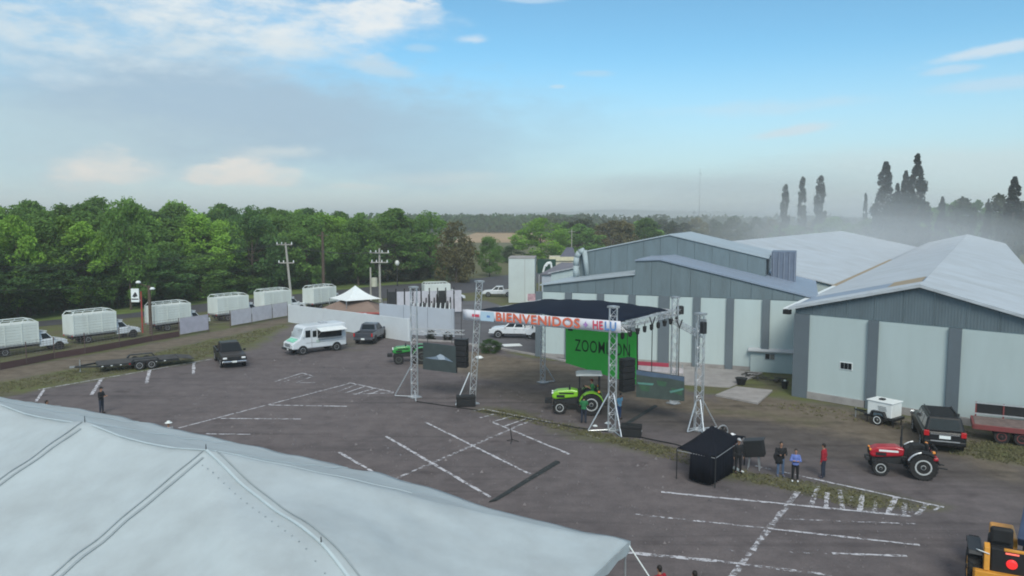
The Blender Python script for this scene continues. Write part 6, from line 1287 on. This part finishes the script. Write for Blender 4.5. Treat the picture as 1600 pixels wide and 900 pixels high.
for i, (a, b) in enumerate(zip(fp[:-1], fp[1:])):
    a, b = a-fp[0], b-fp[0]; mb = MB()
    for z in np.linspace(.75, FH-.03, 7): mb.tube(a+Zv*z, b+Zv*z, .011, .011, 4)
    L = (b-a).length; nv_ = int(L/.35)
    for k in range(1, nv_): mb.tube(a.lerp(b, k/nv_)+Zv*.7, a.lerp(b, k/nv_)+Zv*FH, .008, .008, 4)
    mb.build('wire_panel', MWIRE, o)
    d = (b-a).normalized(); n = Vector((d.y, -d.x, 0))
    if i < 8: mb = MB(); a2, b2 = a+d*.06, b-d*.06; mb.slab(a2+Zv*.02, b2+Zv*.02, b2+Zv*.62, a2+Zv*.62, .04); mb.build('kick_board', MRED_, o)
    if i >= 8: mb = MB(); a2, b2 = a+d*.08+n*.07, b-d*.08+n*.07; mb.slab(a2+Zv*.25, b2+Zv*.25, b2+Zv*(FH-.05), a2+Zv*(FH-.05), .015); mb.build('cloth', MCLO if i == 8 else MCLO2, o) if i != 9 else None
def wall(label, a, b, za, zb_, m, th=.25, name='boundary_wall', step=5.0, cap=True):
    o = thing(name, label, 'wall', a); d = (b-a); L = d.length; d.normalize(); n = max(1, round(L/step))
    for i in range(n):
        p, q = d*(L*i/n+.03), d*(L*(i+1)/n-.03); z0, z1 = za+(zb_-za)*i/n, za+(zb_-za)*(i+1)/n; mb = MB(); mb.slab(p, q, q+Zv*z1, p+Zv*z0, th); mb.build('wall_panel', m, o)
    for i in range(n+1): mb = MB(); p = d*(L*i/n); z = za+(zb_-za)*i/n+.03; mb.box((p.x, p.y, z/2), (.3, .3, z), math.atan2(d.y, d.x)); mb.build('pier', m, o)
    return o
MWW = rustmat('white_wall', (.60, .64, .67), (.5, .53, .56), .5, .75, scale=.5); MWG = rustmat('grey_white_wall', (.42, .46, .52), (.34, .37, .42), .5, .7, scale=.5)
a, b = G(453, 503), G(640, 533); wall('long white boundary wall behind the food truck and grey pickup', a, b, D(453, 476, a.y).z, D(640, 498, b.y).z, MWW, step=9)
a, b = G(596, 520), G(708, 526); o = wall('pale grey wall with scalloped top behind the left stage tower', a, b, D(598, 474, a.y).z, D(707, 483, b.y).z, MWG, step=3)
d = (b-a).normalized()
for i in range(18):
    q = d*((b-a).length*(.42+.56*i/18)); z = D(640, 478, (a+q).y).z+.1; mb = MB(); mb.tube((q.x, q.y-.1, z-.9), (q.x+.1, q.y-.1, z+.25), .09, .05, 6); mb.build('coping_post', MW if i % 2 else MDARK, o)
# slatted pale fence and dark railings behind that wall
a, b = G(606, 494), G(722, 490); o = thing('panel_fence', 'pale panel fence with dark uprights behind the grey wall', 'fence', a); d = (b-a); L = d.length; d.normalize()
for i in range(9):
    p, q = d*(L*i/9+.1), d*(L*(i+1)/9-.1); h_ = D(640, 452, a.y).z*.9
    mb = MB(); mb.slab(p+Zv*.3, q+Zv*.3, q+Zv*h_, p+Zv*h_, .05); mb.build('panel', MCLO2 if i not in (0, 6) else MDARK, o); mb = MB(); mb.bar(p-d*.1, p-d*.1+Zv*(h_+.4), .14); mb.build('upright', MB_, o)
for i in range(11): mb = MB(); q = d*(L*(.48+.4*i/11))+Vector((0, -.5, 0)); mb.bar(q, q+Zv*(1.9+(i % 3)*.5), .16); mb.build('picket', MB_, o)
# hut with brown roof and white pyramid tent
hA, hBp = G(500, 500), G(566, 506); y0 = hA.y; o = thing('hut', 'low hut with a brown hipped roof behind the white wall', 'hut', hA); zr, ze = D(540, 466, y0+4).z, D(520, 487, y0).z; Lh = (hBp-hA).length
bx(o, 'wall', (Lh/2, 3, ze/2), (Lh, 6, ze), rustmat('red_plaster', (.36, .13, .11), (.3, .13, .11), .5, .8)); mb = MB(); V = [(-.7, -.7, ze), (Lh+.7, -.7, ze), (Lh+.7, 6.7, ze), (-.7, 6.7, ze), (Lh*.35, 3, zr), (Lh*.75, 3, zr)]; mb.add(V, [(0, 1, 5, 4), (1, 2, 5), (2, 3, 4, 5), (3, 0, 4), (3, 2, 1, 0)]); mb.build('roof', rustmat('brown_roof', (.25, .18, .145), (.18, .13, .11), .6, .85, scale=.8), o); bx(o, 'fascia', (Lh/2, -.72, ze-.1), (Lh+1.4, .06, .22), mat('red_fascia', (.4, .1, .09), .6))
c = G(556, 494); o = thing('pyramid_tent', 'small white pyramid party tent behind the brown roof', 'tent', c, R(38)); w_ = 2.6; zt2, ze2 = D(557, 446, c.y).z, D(557, 466, c.y).z
mb = MB(); n_ = 8; V = []; F_ = []
cor = [Vector((-w_, -w_, ze2)), Vector((w_, -w_, ze2)), Vector((w_, w_, ze2)), Vector((-w_, w_, ze2))]
for k in range(4):
    o_ = len(V)
    for i in range(n_+1):
        for j in range(n_+1): f = j/n_; p = cor[k].lerp(cor[(k+1) % 4], i/n_).lerp(Vector((0, 0, zt2)), f); p.z -= .3*math.sin(math.pi*f); V.append(p)
    F_ += [(o_+i*(n_+1)+j, o_+(i+1)*(n_+1)+j, o_+(i+1)*(n_+1)+j+1, o_+i*(n_+1)+j+1) for i in range(n_) for j in range(n_)]
mb.add(V, F_); mb.build('roof_cloth', MW, o, smooth=False)
for k in range(4): mb = MB(); mb.tube((cor[k].x, cor[k].y, 0), cor[k], .05, .05, 6); mb.build('leg', MSTEEL, o)
# white block building, green sign board, yellow building, low roof
c = G(815, 473); hW = D(815, 404, c.y).z; o = thing('block_building', 'plain white block building left of the warehouse', 'building', c, R(-4)); wB = 41*c.y/F_PX; bx(o, 'wall', (.0, 3, hW/2), (wB, 6, hW), rustmat('plain_white_wall', (.50, .56, .55), (.42, .46, .45), .6, .8, scale=.35)); bx(o, 'parapet', (0, 3, hW+.08), (wB+.12, 6.12, .18), MCONC)
bx(o, 'seam', (wB*.12, -.012, hW*.5), (.05, .02, hW*.96), MCONC)
c2 = D(854, 415, c.y+5); o = thing('sign_board', 'dark green sign board with a white arched emblem beside the block building', 'sign', (c2.x, c2.y, 0)); zt3, zb3 = D(854, 405, c2.y).z, D(854, 427, c2.y).z; ws = 29*c2.y/F_PX; bx(o, 'board', (0, 0, (zt3+zb3)/2), (ws, .25, zt3-zb3), mat('sign_green', (.012, .05, .035), .5))
for x in (-1, 1): bx(o, 'post', (x*ws*.4, .2, zb3/2), (.2, .15, zb3), MSTEEL)
mb = MB(); hh_ = zt3-zb3; pts = [(-.32, -.45), (-.22, .0), (-.05, .25), (.2, .3), (.25, -.1), (.2, -.4)]; mb.path([(x*ws*.8+.2, -.15, (zt3+zb3)/2+y*hh_*.95) for x, y in pts], .17, 6); mb.path([(x*ws*.5+.25, -.15, (zt3+zb3)/2+y*hh_*.7) for x, y in pts[1:4]], .15, 6); mb.build('emblem', MW, o)
c3 = D(878, 415, c.y+14); o = thing('yellow_building', 'cream yellow building with a dark roof and an orange door behind the sign', 'building', (c3.x, c3.y, 0)); zt4 = D(878, 402, c3.y).z; wY = 36*c3.y/F_PX; bx(o, 'wall', (0, 3, zt4/2), (wY, 6, zt4), mat('cream_wall', (.5, .47, .38), .8)); bx(o, 'fascia', (0, -.1, zt4-.25), (wY+.4, .3, .7), mat('cream_fascia', (.58, .54, .38), .7)); mb = MB(); mb.add([(-wY*.1, -.2, zt4+.1), (wY*.6, -.2, zt4+.1), (wY*.6, 6, zt4+1.5), (wY*.3, 6, zt4+1.5)], [(0, 1, 2, 3)]); mb.build('roof', mat('slate_roof', (.1, .105, .14), .7), o).modifiers.new('thick', 'SOLIDIFY').thickness = .15; bx(o, 'door', (wY*.32, -.05, zt4-1.7), (wY*.16, .08, 1.6), mat('orange_door', (.42, .22, .05), .6))
c4 = D(875, 428, c.y-3); z4 = D(875, 430, c4.y).z; o = thing('low_shed', 'low shed with a flat purple grey roof in front of the yellow building', 'shed', (c4.x, c4.y, 0), R(-26)); w4 = 62*c4.y/F_PX; bx(o, 'wall', (0, 4, z4/2), (w4, 8, z4), MWG); mb = MB(); mb.slab((-w4*.52, -.3, z4), (w4*.52, -.3, z4), (w4*.52, 8.3, z4+1.3), (-w4*.52, 8.3, z4+1.3), .15); mb.build('roof', rustmat('purple_grey_roof', (.16, .16, .19), (.12, .12, .14), .5, .7), o)
c5 = G(832, 480); o = thing('banner_flag', 'small pink and white banner at the foot of the block building', 'banner', c5); z5 = [D(831, v, c5.y).z for v in (459, 470)]; bx(o, 'cloth', (0, 0, sum(z5)/2), (1.5, .04, z5[0]-z5[1]), mat('pink_cloth', (.42, .27, .31), .7, var=.5, scale=2))
for x in (-.8, .8): bx(o, 'pole', (x, 0, z5[0]/2), (.08, .08, z5[0]), MW)
# yard table, barricade, board
c6 = G(862, 555); o = thing('folding_table', 'small table with white legs by the rear tower', 'table', c6, R(-10)); bx(o, 'top', (0, 0, 1.0), (2.2, .9, .08), MSTEEL)
for x in (-.9, 0, .9):
    for y in (-.35, .35): bx(o, 'leg', (x, y, .48), (.1, .08, .96), MW)
bx(o, 'crate', (.3, .1, 1.25), (.9, .5, .4), MB_, .02)
c7 = G(1020, 590); o = thing('barricade', 'red and white cloth barricade right of the green screen', 'barricade', c7, math.atan2(dA.y, dA.x)); z7 = [D(1020, v, c7.y).z for v in (566, 572, 580)]; bx(o, 'red_cloth', (-.3, 0, (z7[0]+z7[1])/2), (3.2, .05, z7[0]-z7[1]), mat('barricade_red', (.38, .05, .09), .7)); bx(o, 'white_cloth', (.3, .01, (z7[1]+z7[2])/2-.02), (4.4, .04, z7[1]-z7[2]), mat('barricade_white', (.5, .47, .5), .7, var=.2))
for x in (-1.9, 0, 2.4): bx(o, 'post', (x, .06, z7[0]/2), (.08, .08, z7[0]), MSTEEL)
c8 = G(800, 540); o = thing('white_board', 'pale flat board lying on the yard beside the white pickup', 'board', c8, R(12)); bx(o, 'sheet', (0, 0, .06), (1.9, 1.3, .05), MW); 
for y in (-.5, .5): bx(o, 'batten', (0, y, .02), (1.8, .08, .04), MWOOD)
for (u, v, lab, s_) in ((749, 561, 'small white sack lying beside the hanging speakers', .35), (930, 667, 'small white cup left on the ground by the tower brace', .16), (996, 597, 'small white scrap on the dirt under the screens', .2), (950, 663, 'white plastic bag beside the front tower foot', .2)):
    p = G(u, v); mb = MB(); mb.ell((0, 0, s_*.4), (s_, s_*.8, s_*.5), 8, 6); mb.v = [(x*(1+.2*math.sin(z*40+x*9)), y*(1+.2*math.cos(x*30)), z) for x, y, z in mb.v]; q = mb.build('white_bag', MW); q.location = p; tag(q, lab, 'litter')
# corner of another white canopy at the bottom edge
c9 = G(1476, 905, 2.3); o = thing('market_tent', 'corner of a small white canopy cut by the bottom edge', 'tent', (c9.x, c9.y-1.4, 0)); mb = MB(); V = [(-1.5, -1.5, 2.2), (1.5, -1.5, 2.2), (1.5, 1.5, 2.2), (-1.5, 1.5, 2.2), (0, 0, 2.75)]; mb.add(V, [(0, 1, 4), (1, 2, 4), (2, 3, 4), (3, 0, 4)]); mb.build('roof_cloth', MW, o)
for x in (-1.45, 1.45):
    for y in (-1.45, 1.45): mb = MB(); mb.tube((x, y, 0), (x, y, 2.2), .03, .03, 6); mb.build('leg', MSTEEL, o)

# ------------------------------------------------------------------ air
def air(name, me_, dens, col, aniso=.2):
    m = bpy.data.materials.new(name+'_air'); m.use_nodes = True; t = m.node_tree; t.nodes.remove(t.nodes['Principled BSDF']); v = t.nodes.new('ShaderNodeVolumePrincipled'); v.inputs['Density'].default_value = dens; v.inputs['Color'].default_value = (*col, 1); v.inputs['Anisotropy'].default_value = aniso
    t.links.new(v.outputs[0], t.nodes['Material Output'].inputs['Volume']); me_.materials.clear(); me_.materials.append(m); o = bpy.data.objects.new(name, me_); COL.objects.link(o); kind(o, 'stuff'); return o
HAZE = True
if HAZE:
    mb = MB(); mb.box((0, 0, 31), (27000, 27000, 64)); air('haze', mb.mesh('haze', None), .00048, (.95, .97, .985))
    for (u, v, y, rx, ry, rz, dens) in ((1330, 378, 175, 34, 60, 9, .008), (1275, 330, 215, 40, 25, 13, .008), (1440, 372, 205, 50, 28, 6, .006), (1180, 322, 330, 75, 40, 14, .004)):
        for k in (1.0, .8, .58, .34): p = D(u, v, y); mb = MB(); mb.ell((0, 0, 0), (rx*1.15*k, ry*1.15*k, rz*1.25*k), 40, 24); o = air('mist', mb.mesh('mist', None, True), dens*.29, (.95, .97, .98)); o.location = p
